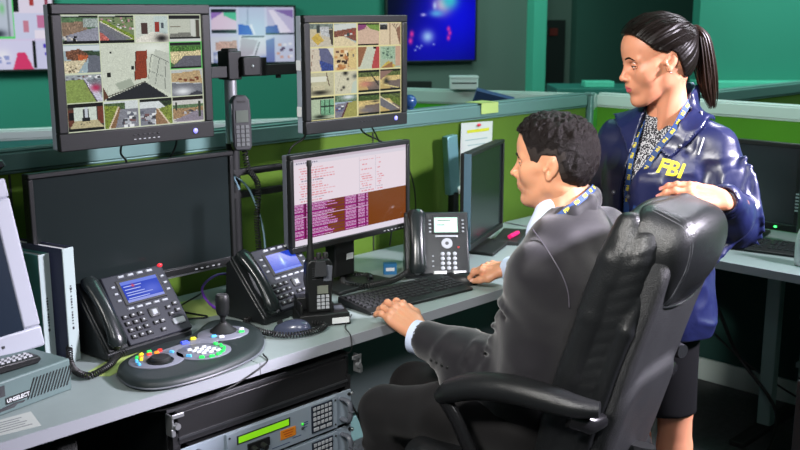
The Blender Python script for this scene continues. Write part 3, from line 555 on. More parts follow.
def voip_phone(label, loc, rz, pic, estr, ang=51):
    t = thing('desk_phone', label, 'phone', loc, rz, None)
    Wf, Hf = .205, .205; a = math.radians(ang)
    T = Matrix.Translation((0, 0, .022)) @ Matrix.Rotation(a, 4, 'X')
    c, s = math.cos(a)*Hf, math.sin(a)*Hf
    # wedge body
    MB().prism([(-.006, .004), (-.006, .02), (c-.004, s+.02), (c+.012, s+.008), (c+.022, .05), (c+.022, .004)], -Wf/2-.07, Wf/2, plane='YZ').build('body', M_phone, t, bevel=.004)
    m = MB(T); n = 10; pts = []
    pl = [(-Wf/2, .0), (Wf/2, .0), (Wf/2+.002, Hf*.5), (Wf/2, Hf), (-Wf/2+.006, Hf*1.0), (-Wf/2, Hf*.5)]
    m.prism(pl, .0, .012, plane='XY'); m.build('face_panel', M_phgrey, t, bevel=.004)
    T2 = T @ Matrix.Translation((0, 0, .0125))
    m = MB(); fbox(m, T2, Wf, Hf, .20, .10, .86, .47, .002, k=(.97, .95)); m.build('display_bezel', M_blk2, t)
    pic.mesh('display', .118, .062, screen_mat('phone_display', estr), t, T2 @ Matrix.Translation((.008, Hf*.715, .0026)) @ Matrix.Rotation(-PI/2, 4, 'X'))
    for q in [(.27+i*.15, .035, .37+i*.15, .07) for i in range(4)]+[(.20+i*.135, .50, .30+i*.135, .53) for i in range(5)]+[(.11, .16+i*.1, .17, .19+i*.1) for i in range(3)]+[(.89, .16+i*.1, .95, .19+i*.1) for i in range(3)]:
        m = MB(); fbox(m, T2, Wf, Hf, *q, .003); m.build('soft_key', M_lens, t)
    m = MB()
    for r in range(4):
        for q in range(3): fbox(m, T2, Wf, Hf, .06+q*.12, .58+r*.095, .155+q*.12, .645+r*.095, .005)
    m.build('keypad', M_key, t, bevel=.001)
    m = MB()
    for r in range(4):
        for q in range(3): fbox(m, T2, Wf, Hf, .09+q*.12, .60+r*.095, .118+q*.12, .622+r*.095, .0056)
    m.build('key_legends', M_keyl, t)
    m = MB(); fbox(m, T2, Wf, Hf, .46, .57, .63, .72, .005); m.build('navigation_pad', M_char, t, bevel=.003)
    m = MB(); fbox(m, T2, Wf, Hf, .50, .605, .59, .69, .0065); m.build('select_key', M_lens, t, bevel=.001)
    for (u, v) in ((.46, .76), (.56, .76), (.52, .88), (.74, .60), (.74, .70), (.86, .57), (.86, .67)):
        m = MB(); fbox(m, T2, Wf, Hf, u, v, u+.085, v+.06, .005); m.build('function_key', M_char, t, bevel=.001)
        m = MB(); fbox(m, T2, Wf, Hf, u+.02, v+.022, u+.065, v+.036, .0056); m.build('key_legend', M_keyl, t)
    m = MB(); fbox(m, T2, Wf, Hf, .74, .80, .95, .90, .005); m.build('speaker_key', M_lens, t, bevel=.004)
    MB(T).ball((Wf*.47, Hf*.985, .012), (.009, .006, .007)).build('message_lamp', mat('red_message_lamp', (.6, .02, .03), .3, emit=(1, .03, .05), estr=.5), t)
    MB(T).box((-Wf/2-.034, Hf*.5, .004), (.062, Hf*1.02, .012)).build('cradle', M_phone, t, bevel=.004)
    h = handset(t, T, -Wf/2-.038, Hf*1.02, .05)
    return t
voip_phone('black desk phone with a lit violet-blue display behind the control panel', (1.385, 2.258, DZ), math.radians(5), LCD, 1.0)
voip_phone('black desk phone with a bright blue display between the control panel and the radio', (1.858, 2.225, DZ), math.radians(8), LCD2, 1.0, 50)
# black phone turned to the camera, green-grey display
t = thing('desk_phone', 'black desk phone with a pale green display beside the keyboard', 'phone', (2.422, 2.195, DZ), math.radians(-43)); t.scale = (1.12, 1.12, 1.06)
Wf, Hf = .195, .205; a = math.radians(64); T = Matrix.Translation((0, 0, .012)) @ Matrix.Rotation(a, 4, 'X'); c, s = math.cos(a)*Hf, math.sin(a)*Hf
MB().prism([(-.004, .002), (-.004, .012), (c-.004, s+.01), (c+.02, s+.004), (c+.03, .05), (c+.06, .03), (c+.06, .002)], -Wf/2, Wf/2, plane='YZ').build('body', M_phone, t, bevel=.005)
MB(T).box((0, Hf/2, .004), (Wf, Hf, .014)).build('face_panel', M_phone, t, bevel=.005)
T2 = T @ Matrix.Translation((0, 0, .0112))
m = MB(); fbox(m, T2, Wf, Hf, .44, .08, .86, .36, .003, k=(.97, .95)); m.build('display_bezel', M_blk2, t)
m = MB(); fbox(m, T2, Wf, Hf, .47, .10, .83, .335, .0036, k=(1, 1)); d = m.build('display', mat('green_lcd', hexc(160, 205, 180), .3, emit=hexc(150, 200, 170), estr=.35), t)
m = MB()
for r in range(2): fbox(m, T2, Wf, Hf, .50, .14+r*.07, .74-.1*r, .155+r*.07, .0042)
m.build('display_text', M_char, t)
m = MB(); fbox(m, T2, Wf, Hf, .48, .38, .83, .41, .003); m.build('soft_key_bar', M_lens, t)
T3 = T2 @ Matrix.Translation(((.66-.5)*Wf, (1-.51)*Hf, 0))
MB(T3).lathe([(.0, 0), (.017, 0), (.0165, .003), (.008, .0035)], seg=24).build('navigation_ring', M_lens, t); MB(T3).lathe([(.0, .003), (.006, .003), (.005, .005)], seg=16).build('select_key', M_char, t)
for r in range(4):
    for q in range(3): MB(T2 @ Matrix.Translation(((.585+q*.095-.5)*Wf, (1-.675-r*.075)*Hf, 0))).lathe([(.0062, 0), (.0060, .002), (.004, .003)], seg=12).build('dial_key', M_lens, t)
m = MB()
for q in range(4): fbox(m, T2, Wf, Hf, .385, .13+q*.06, .42, .155+q*.06, .003); fbox(m, T2, Wf, Hf, .90, .13+q*.06, .935, .155+q*.06, .003)
for q in range(3): fbox(m, T2, Wf, Hf, .42, .70+q*.08, .45, .72+q*.08, .003)
m.build('side_keys', M_lens, t)
m = MB(); fbox(m, T2, Wf, Hf, .82, .56, .85, .59, .003); m.build('message_lamp', M_red, t)
for u in (.44, .74): m = MB(); fbox(m, T2, Wf, Hf, u, .945, u+.2, .995, .0035); m.build('paper_label', M_white, t)
handset(t, T, -Wf*.31, Hf*1.02, .052)
# coiled cords
tag(coil([(1.205, 2.40, .84), (1.13, 2.27, .757), (1.12, 2.165, .752), (1.19, 2.19, .752), (1.24, 2.235, .752), (1.275, 2.25, .757)], .0072, .0022, .0085, 'coiled_cord'), 'black coiled cord looping out of the first phone near the binders', 'cord')
tag(coil([(1.742, 2.225, .765), (1.665, 2.25, .752), (1.63, 2.16, .752), (1.655, 2.065, .752), (1.72, 2.035, .752), (1.79, 2.05, .752), (1.775, 2.10, .752)], .0072, .0022, .0085, 'coiled_cord'), 'black coiled cord wrapped in front of the computer mouse by the radio', 'cord')
tag(coil([(2.375, 2.262, .775), (2.29, 2.255, .756), (2.22, 2.255, .754), (2.15, 2.27, .754), (2.13, 2.34, .754), (2.19, 2.40, .754), (2.25, 2.36, .754), (2.21, 2.30, .76)], .0085, .0026, .0085, 'coiled_cord'), 'black coiled cord bunched on the desk behind the keyboard', 'cord')

# ================================================================== CCTV CONTROL PANEL
t = thing('control_panel', 'dark kidney-shaped camera control panel with coloured lit buttons and a joystick', 'control panel', (1.402, 2.098, DZ))
OUT = [(1.165, 2.12), (1.153, 2.03), (1.195, 1.972), (1.29, 1.955), (1.40, 1.965), (1.50, 1.998), (1.575, 2.065), (1.617, 2.14), (1.625, 2.22), (1.60, 2.28), (1.55, 2.29), (1.485, 2.25), (1.43, 2.222), (1.37, 2.222), (1.3, 2.212), (1.21, 2.175)]
cl = catmull([(x-1.395, y-2.1, 0) for x, y in OUT+OUT[:1]], 4)[:-1]
def ring_stack(levels, m=0):
    mb = MB(); n = len(cl); V = []; F = []
    for (k, z) in levels:
        for i, p in enumerate(cl):
            nrm = (cl[(i+1) % n]-cl[i-1]).normalized().cross(Vector((0, 0, 1))); q = p-nrm*k; V.append((q.x, q.y, z))
    for j in range(len(levels)-1):
        for i in range(n): F.append((j*n+i, j*n+(i+1) % n, (j+1)*n+(i+1) % n, (j+1)*n+i))
    F += [tuple(range(n-1, -1, -1)), tuple((len(levels)-1)*n+i for i in range(n))]
    return mb.add(V, F, m)
ring_stack([(.012, .0015), (.004, .003), (-.002, .008), (.0, .011)]).build('base_rim', M_greyp, t, smooth=50)
ring_stack([(.004, .008), (-.0005, .011), (.001, .019), (.008, .0245), (.022, .0270)]).build('housing', mat('control_housing', (.016, .024, .024), .5, bump=.05, bscale=400), t, smooth=50)
M_pad = mat('control_pad_grey', hexc(116, 118, 130), .45)
ox, oy = 1.395, 2.1
def lobe(x, y, rx, ry, z=.027): MB(Matrix.Translation((x-ox, y-oy, z)) @ Matrix.Rotation(-.2, 4, 'Z') @ Matrix.Diagonal((rx, ry, 1, 1))).lathe([(1, -.004), (1, .0015), (.97, .003)], seg=36).build('key_island', M_pad, t, smooth=50)
lobe(1.268, 2.105, .070, .062); lobe(1.388, 2.075, .072, .062); lobe(1.51, 2.16, .072, .058)
MB(Matrix.Translation((1.415-ox, 2.14-oy, .027))).box((0, 0, 0), (.2, .06, .005), R=rotm(0, 0, .15)).build('key_bridge', M_pad, t, bevel=.002)
MB(Matrix.Translation((1.268-ox, 2.088-oy, .029))).lathe([(.033, 0), (.034, .003), (.030, .005), (.029, .002), (.012, .001)], seg=32).build('jog_ring', M_blk, t, smooth=40)
MB(Matrix.Translation((1.268-ox, 2.088-oy, .029))).lathe([(.027, .001), (.026, .010), (.022, .013), (.008, .012)], seg=32).build('jog_wheel', M_blk2, t, smooth=40)
def lit(name, c, e=1.2): return mat(name, hexc(*c), .35, emit=hexc(*c), estr=e)
M_y = lit('yellow_lit_key', (225, 205, 30), .5); M_g = lit('green_lit_key', (40, 210, 80), .6); M_r = lit('red_lit_key', (225, 50, 40), .6); M_b = lit('blue_lit_key', (80, 170, 225), .5); M_o = lit('orange_lit_key', (235, 130, 40), .5); M_w = mat('white_key', hexc(205, 210, 215), .4); M_bb = lit('deep_blue_key', (60, 80, 220), .5)
def key(x, y, m, sx=.015, sy=.008, rz=-.2, name='lit_key', label=None):
    tt = MB(Matrix.Translation((x-ox, y-oy, .0305)) @ Matrix.Rotation(rz, 4, 'Z')).taper((0, 0, .0025), (sx, sy, .006), (.8, .75)).build(name, m, t, bevel=.0008, label=label)
for k, (x, y, m, rz) in enumerate([(1.235, 2.143, M_g, .9), (1.256, 2.157, M_y, .4), (1.282, 2.161, M_g, -.1), (1.307, 2.151, M_r, -.6), (1.322, 2.12, M_b, -1.2), (1.238, 2.126, M_y, .9), (1.246, 2.139, M_o, .7), (1.272, 2.145, M_r, 0), (1.292, 2.142, M_o, -.3), (1.214, 2.098, M_b, 1.4), (1.222, 2.122, M_b, 1.2)]): key(x, y, m, rz=rz, sx=.013, sy=.0075)
for r in range(4):
    for q in range(3): key(1.362+q*.0195+r*.004, 2.10-r*.0155+q*-.004, M_w, .013, .0065, name='number_key')
for (x, y, rz) in ((1.335, 2.062, -1), (1.352, 2.03, -.6), (1.375, 2.019, -.2), (1.398, 2.022, .1), (1.418, 2.033, .5), (1.435, 2.05, .9), (1.441, 2.072, 1.2), (1.438, 2.092, 1.5)): key(x, y, M_g if x > 1.34 else M_b, rz=rz)
key(1.387, 2.158, M_bb, .022, .016); key(1.421, 2.170, M_y, .016, .009); key(1.471, 2.147, M_b); key(1.483, 2.129, M_w); key(1.548, 2.128, M_g); key(1.56, 2.145, M_w)
MB(Matrix.Translation((1.52-ox, 2.172-oy, .0295))).lathe([(.036, 0), (.036, .003), (.031, .006), (.024, .012), (.017, .018), (.012, .022), (.010, .026)], seg=28).build('joystick_boot', M_blk2, t, smooth=50)
MB(Matrix.Translation((1.52-ox, 2.172-oy, .041))).lathe([(.006, 0), (.007, .026), (.010, .032), (.016, .038), (.0185, .05), (.0195, .074), (.018, .088), (.015, .092)], seg=24).build('joystick', M_blk, t, smooth=50)
o = MB().tube(catmull([(1.50, 2.30, .755), (1.47, 2.36, .745), (1.55, 2.40, .746), (1.62, 2.38, .745), (1.6, 2.5, .746), (1.75, 2.6, .745)], 6), .0025, 6).build('panel_cable', M_cable); tag(o, 'thin black cable running back from the control panel', 'cable')

# ================================================================== RADIO, MICE, KEYBOARD
t = thing('radio_charger', 'black desktop charging base with a white label under the hand-held radio', 'charger', (1.835, 2.118, DZ), math.radians(-28)); t.scale = (1.12, 1.1, 1.05)
MB().taper((0, 0, .017), (.135, .10, .034), (.96, .92)).build('base', M_blk, t, bevel=.003)
m = MB().box((-.02, .028, .05), (.085, .04, .04)).box((-.058, 0, .047), (.008, .07, .03)).box((.022, 0, .047), (.008, .07, .03)); m.build('cradle', M_blk, t, bevel=.003)
MB().box((.040, -.0497, .014), (.045, .002, .016)).build('paper_label', M_white, t)
MB().box((.045, .0, .0355), (.025, .03, .003)).build('status_plate', M_greyp, t)
t = thing('handheld_radio', 'black hand-held two-way radio with a long aerial standing in its charger', 'radio', (1.822, 2.113, DZ+.036), math.radians(-28)); t.scale = (1.22, 1.15, 1.05)
MB().prism([(-.028, 0), (.028, 0), (.029, .06), (.033, .085), (.031, .135), (.024, .148), (-.024, .148), (-.031, .135), (-.033, .085), (-.029, .06)], -.018, .02, plane='XZ').build('body', M_blk, t, bevel=.004)
MB().box((.006, -.019, .065), (.026, .004, .022)).build('display', mat('radio_lcd', hexc(120, 125, 112), .4), t)
m = MB()
for r in range(4):
    for q in range(3): m.taper((-.004+q*.0105, -.019, .046-r*.0105), (.008, .004, .0075), (.9, .8))
m.build('keypad', M_keyl, t)
m = MB()
for i in range(6): m.box((0, -.0185, .095+i*.006), (.036, .0025, .0022))
m.build('speaker_grille', M_char, t)
MB().prism([(.008, .088), (.028, .088), (.03, .13), (.01, .135)], -.021, -.017, plane='XZ').build('front_badge', M_greyp, t, bevel=.001)
for x in (.002, .018): MB(Matrix.Translation((x, 0, .147))).lathe([(.0065, 0), (.0065, .014), (.0055, .016)], seg=14).build('knob', M_blk2, t)
MB().tube([(-.018, 0, .145), (-.018, 0, .175), (-.018, 0, .19), (-.017, 0, .40), (-.017, 0, .405), (-.017, 0, .418)], [.0095, .0085, .0062, .0048, .0066, .0055], 12).build('aerial', M_blk2, t)
MB().taper((0, -.024, .125), (.03, .012, .04), (.8, .7)).build('belt_clip', M_char, t)

def mouse(label, loc, rz, mt):
    t = thing('computer_mouse', label, 'mouse', loc, rz)
    V = []; F = []; n, k = 14, 22
    for i in range(n+1):
        a = PI/2*i/n
        for j in range(k):
            b = 2*PI*j/k; rr = math.cos(a)**.75; y = .055*math.sin(b)*rr; x = .031*math.cos(b)*rr*(1-.12*math.sin(b)); V.append((x, y, .034*math.sin(a)*(1-.22*y/.055)))
    for i in range(n):
        for j in range(k): F.append((i*k+j, i*k+(j+1) % k, (i+1)*k+(j+1) % k, (i+1)*k+j))
    F.append(tuple(range(k-1, -1, -1)))
    MB().add(V, F).build('shell', mt, t, smooth=60)
    MB().cyl((-.004, .035, .026), (.004, .035, .026), .008, seg=16).build('scroll_wheel', M_blk2, t)
    return t
mouse('slate-blue topped computer mouse lying inside the coiled cord by the radio', (1.712, 2.10, DZ+.001), math.radians(42), mat('slate_mouse', hexc(70, 76, 96), .25))
mouse('black computer mouse under the man\'s right hand', (2.437, 2.100, DZ+.001), math.radians(25), M_blk)
t = thing('keyboard', 'black computer keyboard under the man\'s left hand', 'keyboard', (2.188, 2.112, DZ), math.radians(-5)); t.scale = (.95, 1, 1)
MB().prism([(-.08, .001), (-.082, .010), (-.06, .014), (.06, .024), (.078, .026), (.08, .012), (.078, .001)], -.225, .225, plane='YZ').build('case', M_blk, t, bevel=.003)
def kbkeys(t, sc=1):
    m = MB(); rnd = random.Random(3)
    for r, (y, n) in enumerate([(.052, 16), (.030, 15), (.012, 14), (-.006, 13), (-.024, 12), (-.042, 8)]):
        z = .019+.0092*(y/.06)*.6
        def kk(x0, x1): m.taper(((x0+x1)/2*sc, y, z), ((x1-x0-.0025)*sc, .0155, .009), (.84, .8))
        x = -.215; w = .285/n
        if r == 5:
            for ww in (.025, .02, .02, .115, .02, .02, .02, .025): kk(x, x+ww); x += ww*1.075
        else:
            for i in range(n): kk(x, x+w); x += w
        for i in range(3):
            if r != 3 or i == 1: kk(.083+i*.019, .102+i*.019)
        for i in range(4):
            if r: kk(.145+i*.019, .164+i*.019)
    return m.build('keys', M_key, t)
kbkeys(t)
t = thing('keyboard', 'black computer keyboard on the side desk behind the woman', 'keyboard', (3.60, 1.66, DZ), math.radians(-80))
MB().prism([(-.08, .001), (-.082, .010), (-.06, .014), (.06, .024), (.078, .026), (.08, .012), (.078, .001)], -.225, .225, plane='YZ').build('case', M_blk, t, bevel=.003); kbkeys(t)
mouse('black computer mouse on the side desk beside the second keyboard', (3.55, 1.37, DZ+.001), math.radians(-90), M_blk)

# ================================================================== LEFT END: BOX, TOUCH PANEL, BINDERS
M_box = mat('grey_green_casing', hexc(96, 116, 114), .5, bump=.05, bscale=300)
t = thing('desk_speaker_box', 'grey-green flat box with slanted vents and an UNSELECT label at the desk\'s left end', 'equipment box', (1.062, 2.135, DZ), math.radians(11))
MB().box((-.18, .10, .039), (.36, .20, .078)).build('casing', M_box, t, bevel=.004)
m = MB()
for i in range(13):
    x = -.112+i*.0090
    m.prism([(x-.012, .016), (x-.009, .016), (x+.012, .062), (x+.009, .062)], -.0015, .001, plane='XZ')
m.build('vent_slots', M_blk2, t)
MB().box((-.148, -.001, .030), (.062, .0025, .015)).build('label_plate', M_blk2, t)
text('UNSELECT', .0125, Matrix.Translation((-.148, -.0026, .030)) @ FRONT, 'label_text', M_white, t, bold=.0003)
MB().prism([(-.20, .010), (-.16, .010), (-.15, .016), (-.135, .014), (-.13, .018), (-.16, .02), (-.20, .016)], -.002, .001).build('printed_mark', M_char, t)
MB().box((-.19, -.001, .056), (.02, .0025, .025)).build('switch', M_char, t)
t = thing('telephone_handset', 'black remote handset with keys lying on top of the grey-green box', 'handset', (1.0, 2.175, DZ+.079), math.radians(6))
MB().prism([(-.17, 0), (-.01, 0), (.0, .008), (-.005, .018), (-.16, .022), (-.17, .014)], -.022, .022, plane='XZ').build('shell', M_blk, t, bevel=.004)
m = MB()
for i in range(10):
    for j in range(3): m.taper((-.15+i*.014, -.012+j*.012, .0225-.0002*i), (.009, .007, .004), (.8, .8))
m.build('keys', M_keyl, t)
# touch panel leaning back on the box
t = thing('touch_monitor', 'white-framed touch monitor leaning back on the grey-green box', 'monitor', (1.066, 2.262, DZ+.08), math.radians(-4))
T = Matrix.Rotation(math.radians(-11), 4, 'X') @ Matrix.Rotation(math.radians(-5), 4, 'Y') @ Matrix.Translation((-.19, 0, .21)) @ Matrix.Diagonal((1, 1, 1.05, 1))
M_bez = mat('satin_white_frame', hexc(172, 176, 186), .35)
m = MB(T); ring(m, .38, .40, .045, 0, .03, 0, .05); m.build('frame', M_bez, t, bevel=.006)
MB(T).box((0, .012, .0025), (.294, .02, .31)).build('screen', mat('navy_dark_screen', hexc(24, 36, 50), .25), t)
MB(T).taper((0, 0, 0), (.34, .36, .05), (.75, .75), R=Matrix.Rotation(-PI/2, 4, 'X'))
m = MB(T @ Matrix.Translation((0, .054, 0)) @ Matrix.Rotation(-PI/2, 4, 'X')).taper((0, 0, 0), (.36, .38, .05), (.75, .75)); m.build('rear_casing', mat('glossy_grey_back', hexc(60, 76, 82), .2), t, bevel=.004)
MB(T).box((.09, -.0008, -.176), (.006, .002, .006)).build('logo_mark', M_char, t)
m = MB().prism([(.0, .0), (.14, .0), (.12, .22), (.09, .22)], -.25, -.13, plane='YZ'); m.build('rear_stand', M_char, t, bevel=.004)
o = thing('desk_lamp_head', 'flat black rounded object on top of the white-framed touch monitor', 'lamp', (.985, 2.37, 1.245), math.radians(-4))
MB(Matrix.Diagonal((1, .6, 1, 1))).lathe([(.01, .0), (.05, .004), (.062, .014), (.055, .026), (.02, .032)], (0, 0, 0), 28).build('head', M_gloss, o, smooth=50)
MB().box((0, .0, -.002), (.03, .03, .012)).build('clip', M_blk2, o)
def binder(label, loc, rz, h, w, spine_m, cov_m, sp_txt, tilt=0):
    t = thing('ring_binder', label, 'binder', loc, rz); T = Matrix.Rotation(tilt, 4, 'Y')
    m = MB(T).box((-.0015+.001, .11, h/2), (.003, .22, h)).box((w+.0005, .11, h/2), (.003, .22, h)); m.build('covers', cov_m, t, bevel=.001)
    MB(T).box((w/2, 0, h/2), (w+.004, .004, h)).build('spine', spine_m, t, bevel=.001)
    MB(T).box((w/2, .108, h/2), (w-.003, .2, h-.012)).build('pages', M_white, t)
    m = MB(T); zz = h*.30
    for i in range(sp_txt): m.box((w/2, -.0024, zz), (.0045 if i % 3 else .006, .0006, .0035 if i % 4 else .007)); zz += .0075 if i % 5 else .012
    m.build('spine_print', M_char, t)
    return t
M_btl = mat('teal_binder_cover', hexc(60, 118, 112), .5); M_bsp = mat('pale_binder_spine', hexc(168, 184, 182), .45); M_bnv = mat('navy_binder_cover', hexc(34, 38, 66), .5)
binder('teal ring binder with a pale spine, the nearer to the touch monitor', (1.105, 2.35, DZ), math.radians(14), .285, .030, M_bsp, M_btl, 11)
binder('pale ring binder with a navy cover, the nearer to the first phone', (1.150, 2.31, DZ), math.radians(14), .30, .031, M_bsp, M_bnv, 14)
# papers
def sheet(label, pts, m, z=.0008, name='paper_sheet'):
    o = MB().prism(pts, DZ+.0002, DZ+.0002+z, plane='XY').build(name, m, smooth=0); return tag(o, label, 'paper')
M_paper = mat('white_paper', hexc(186, 190, 184), .7); M_yel = mat('yellow_green_paper', hexc(170, 190, 110), .7)
o = sheet('white printed sheet lying at the front left corner of the desk', [(.74, 2.01), (.91, 1.985), (.93, 2.075), (.77, 2.08)], M_paper)
m = MB()
for i in range(5): m.box((.835, 2.062-i*.013, DZ+.0013), (.13-.02*(i % 2), .004, .0003), R=rotm(0, 0, -.08))
m.build('printed_lines', mat('faded_print', hexc(120, 124, 124), .7), o)
sheet('yellow-green paper strip under the first phone and control panel', [(1.12, 2.20), (1.30, 2.30), (1.40, 2.30), (1.30, 2.20), (1.17, 2.15)], M_yel)
sheet('pale papers lying between the two blue-display phones', [(1.52, 2.42), (1.66, 2.38), (1.74, 2.55), (1.60, 2.60)], M_yel)
o = MB().tube(catmull([(1.70, 2.33, .752), (1.66, 2.40, .76), (1.70, 2.52, .785), (1.80, 2.58, .80), (1.88, 2.56, .79), (1.93, 2.6, .76)], 8), .004, 8).build('network_cable', mat('purple_cable', hexc(120, 60, 190), .4)); tag(o, 'purple network cable looped behind the second blue-display phone', 'cable')
# brochure, card, marker, folder
o = MB().box((0, 0, .018), (.045, .03, .036)).box((0, -.0155, .018), (.03, .001, .012), 1).build('brochure_box', [mat('blue_card', hexc(40, 110, 160), .5), M_white], bevel=.001); o.location = (2.36, 2.36, DZ); o.rotation_euler = (0, 0, -.7); tag(o, 'small blue and white box behind the pale-display phone', 'box')
o = MB().box((0, 0, .008), (.24, .1, .016)).build('document_folder', M_blk2, bevel=.002); o.location = (3.08, 2.40, DZ); o.rotation_euler = (0, 0, .5); tag(o, 'black folder lying beside the angled monitor, with a pink marker on it', 'folder')
o = MB().cyl((-.045, 0, 0), (.035, 0, 0), .009, seg=12).cyl((.035, 0, 0), (.05, 0, 0), .006, seg=12).build('pink_marker', mat('pink_plastic', hexc(235, 30, 110), .4)); o.location = (3.055, 2.365, DZ+.026); o.rotation_euler = (0, 0, .3); tag(o, 'bright pink marker pen lying on the black folder', 'marker')
o = MB().prism([(-.025, 0), (.025, 0), (.02, .05), (-.012, .06)], 0, .02).build('card_holder', mat('pale_green_card', hexc(120, 160, 140), .6), bevel=.001); o.location = (3.02, 2.50, DZ); o.rotation_euler = (0, 0, -.5); tag(o, 'small pale green card holder behind the angled monitor', 'card holder')
# pinned sheet and bracket on the partition
t = thing('pinned_notice', 'white notice with a yellow line and red pin on the green partition', 'notice', (3.15, 2.645, 1.05))
MB().box((0, 0, 0), (.20, .0015, .26), R=rotm(0, .03, 0)).build('sheet', M_paper, t)
MB().box((.01, -.0012, .095), (.14, .001, .012)).build('yellow_line', mat('yellow_ink', hexc(190, 190, 30), .6), t)
m = MB(); [m.box((0, -.0012, .06-i*.022), (.14-.03*(i % 3), .001, .003)) for i in range(7)]; m.build('printed_lines', mat('grey_ink', hexc(120, 150, 150), .7), t)
MB().ball((.01, -.006, .118), (.012, .006, .006)).build('pin', mat('pin_red', (.6, .02, .05), .3), t)
t = thing('wall_bracket', 'pale teal metal arm with a white joint on the partition left of the angled monitor', 'bracket', (2.945, 2.60, .74))
M_arm = mat('pale_teal_metal', hexc(105, 150, 155), .35, metal=.3)
MB().box((.0, 0, .29), (.06, .03, .235), R=rotm(0, -.09, 0)).build('arm', M_arm, t, bevel=.003)
MB().cyl((.03, -.01, .185), (.09, -.05, .20), .016, seg=14).build('joint', M_white, t); MB().box((.015, 0, .09), (.03, .03, .18)).build('post', M_blk2, t); MB().box((.015, 0, .005), (.1, .08, .01)).build('foot', M_blk2, t)
MB().box((.11, -.07, .2), (.01, .08, .08)).build('head_plate', M_blk2, t)
# yellow note and blue ball, folder by the rail
o = MB().box((0, 0, 0), (.11, .09, .001)).box((.0, -.0445, -.022), (.11, .001, .045)).build('sticky_note', M_yel); o.location = (3.235, 2.69, 1.2545); tag(o, 'yellow-green note folded over the grey cap rail of the partition', 'note')
o = MB().ball((0, 0, .028), .028, 20).cyl((0, 0, -.0), (0, 0, .006), .016).build('webcam', mat('blue_glass', hexc(40, 70, 120), .1), smooth=60); o.location = (2.80, 2.69, 1.254); tag(o, 'small round blue glassy ball on the partition rail', 'ball')
t = thing('blue_folder', 'blue-grey folder lying beyond the rail near the yellow note', 'folder', W(.47, 5.12, 1.15), RZ)
MB().box((0, 0, .012), (.2, .03, .13), R=rotm(.5, .25, 0)).build('cover', mat('blue_grey_card', hexc(60, 84, 130), .5), t, bevel=.002)
# side desk bottle
t = thing('spray_bottle', 'white rounded plastic bottle at the right edge on the side desk', 'bottle', (3.47, 1.385, DZ))
MB().lathe([(.03, 0), (.036, .006), (.037, .08), (.03, .12), (.017, .15), (.014, .17)], seg=24).build('body', M_white, t, smooth=50); MB().lathe([(.016, .168), (.016, .195), (.01, .2)], seg=18).build('cap', M_white, t, smooth=40)

# ================================================================== POLE WITH ARM AND CORDLESS HANDSET
t = thing('monitor_pole', 'silver and black upright pole with a black cross arm between the upper monitors', 'monitor stand', (1.812, 2.49, DZ))
MB().cyl((0, 0, .0), (0, 0, .49), .021, seg=22).build('lower_tube', M_blk2, t)
MB().cyl((0, 0, .49), (0, 0, .69), .019, seg=22).build('upper_tube', M_alu, t)
MB().lathe([(.05, 0), (.05, .012), (.03, .02)], seg=28).build('foot', M_blk2, t)
MB().box((.0, -.0, .725), (.05, .055, .085)).box((0, 0, .765), (.036, .04, .02)).build('collar', M_blk, t, bevel=.004)
MB().box((.05, -.03, .722), (.065, .03, .058)).build('clamp_block', M_blk, t, bevel=.004)
MB().ball((.05, -.046, .722), .005).build('bolt', M_alu, t)
MB().box((.10, -.012, .707), (.74, .018, .034)).build('cross_arm', M_blk2, t, bevel=.002)
for x in (.1, .115): MB().cyl((x, -.012, .69), (x, -.012, .745), .012, seg=14).build('swivel', M_blk, t)
MB().box((.175, -.012, .69), (.012, .012, .02)).build('cable_clip', M_blk2, t)
for z in (.33, .40):
    MB().box((.08, -.01, z), (.2, .02, .02)).build('lower_bracket', M_blk2, t, bevel=.002)
t = thing('cordless_handset', 'grey and black corded handset with keypad hanging on the silver pole', 'handset', (1.795, 2.42, 1.216), math.radians(-18)); t.scale = (1.04, 1.04, 1.04)
T = Matrix.Rotation(math.radians(-3), 4, 'X')
MB(T).prism([(-.028, .012), (-.022, 0), (.022, 0), (.028, .012), (.029, .10), (.026, .145), (.015, .158), (-.015, .158), (-.026, .145), (-.029, .10)], -.014, .016, plane='XZ').build('body', M_char, t, bevel=.005)
MB(T).box((-.027, 0, .08), (.006, .022, .11)).build('side_trim', M_silver, t, bevel=.002)
MB(T).box((0, -.0145, .098), (.036, .003, .034)).build('display', mat('grey_lcd', hexc(84, 92, 84), .35), t)
m = MB(T)
for r in range(5):
    for q in range(3): m.taper((-.014+q*.014, -.0145, .018+r*.0125), (.011, .004, .009), (.85, .8), R=None)
m.build('keypad', M_keyl if False else mat('mid_grey_key', hexc(88, 92, 92), .45), t)
MB(T).box((0, -.0148, .140), (.024, .002, .005)).build('earpiece_slot', M_blk2, t)
MB().box((0, .034, .06), (.03, .04, .05)).build('holder', M_blk2, t)
tag(coil([(1.805, 2.42, 1.215), (1.815, 2.42, 1.16), (1.855, 2.425, 1.10), (1.85, 2.43, .99), (1.855, 2.43, .88), (1.86, 2.45, .76)], .0075, .0026, .0085, 'coiled_cord'), 'long black coiled cord hanging down the pole from the handset', 'cord')
def cable(label, pts, r=.003, m=None, cat='cable'):
    o = MB().tube(catmull(pts, 7), r, 6).build('cable', m or M_cable, smooth=60); return tag(o, label, cat)
M_bluec = mat('pale_blue_cable', hexc(120, 150, 165), .5)
cable('pale blue cable rising beside the lit wide monitor', [(1.87, 2.42, .78), (1.875, 2.43, .95), (1.85, 2.46, 1.08), (1.80, 2.47, 1.13), (1.78, 2.42, 1.10)], .0035, M_bluec)
cable('black cable hanging under the upper right monitor, sweeping right', [(2.25, 2.40, 1.27), (2.33, 2.45, 1.22), (2.50, 2.52, 1.16), (2.66, 2.56, 1.05), (2.72, 2.58, .90), (2.71, 2.6, .76)])
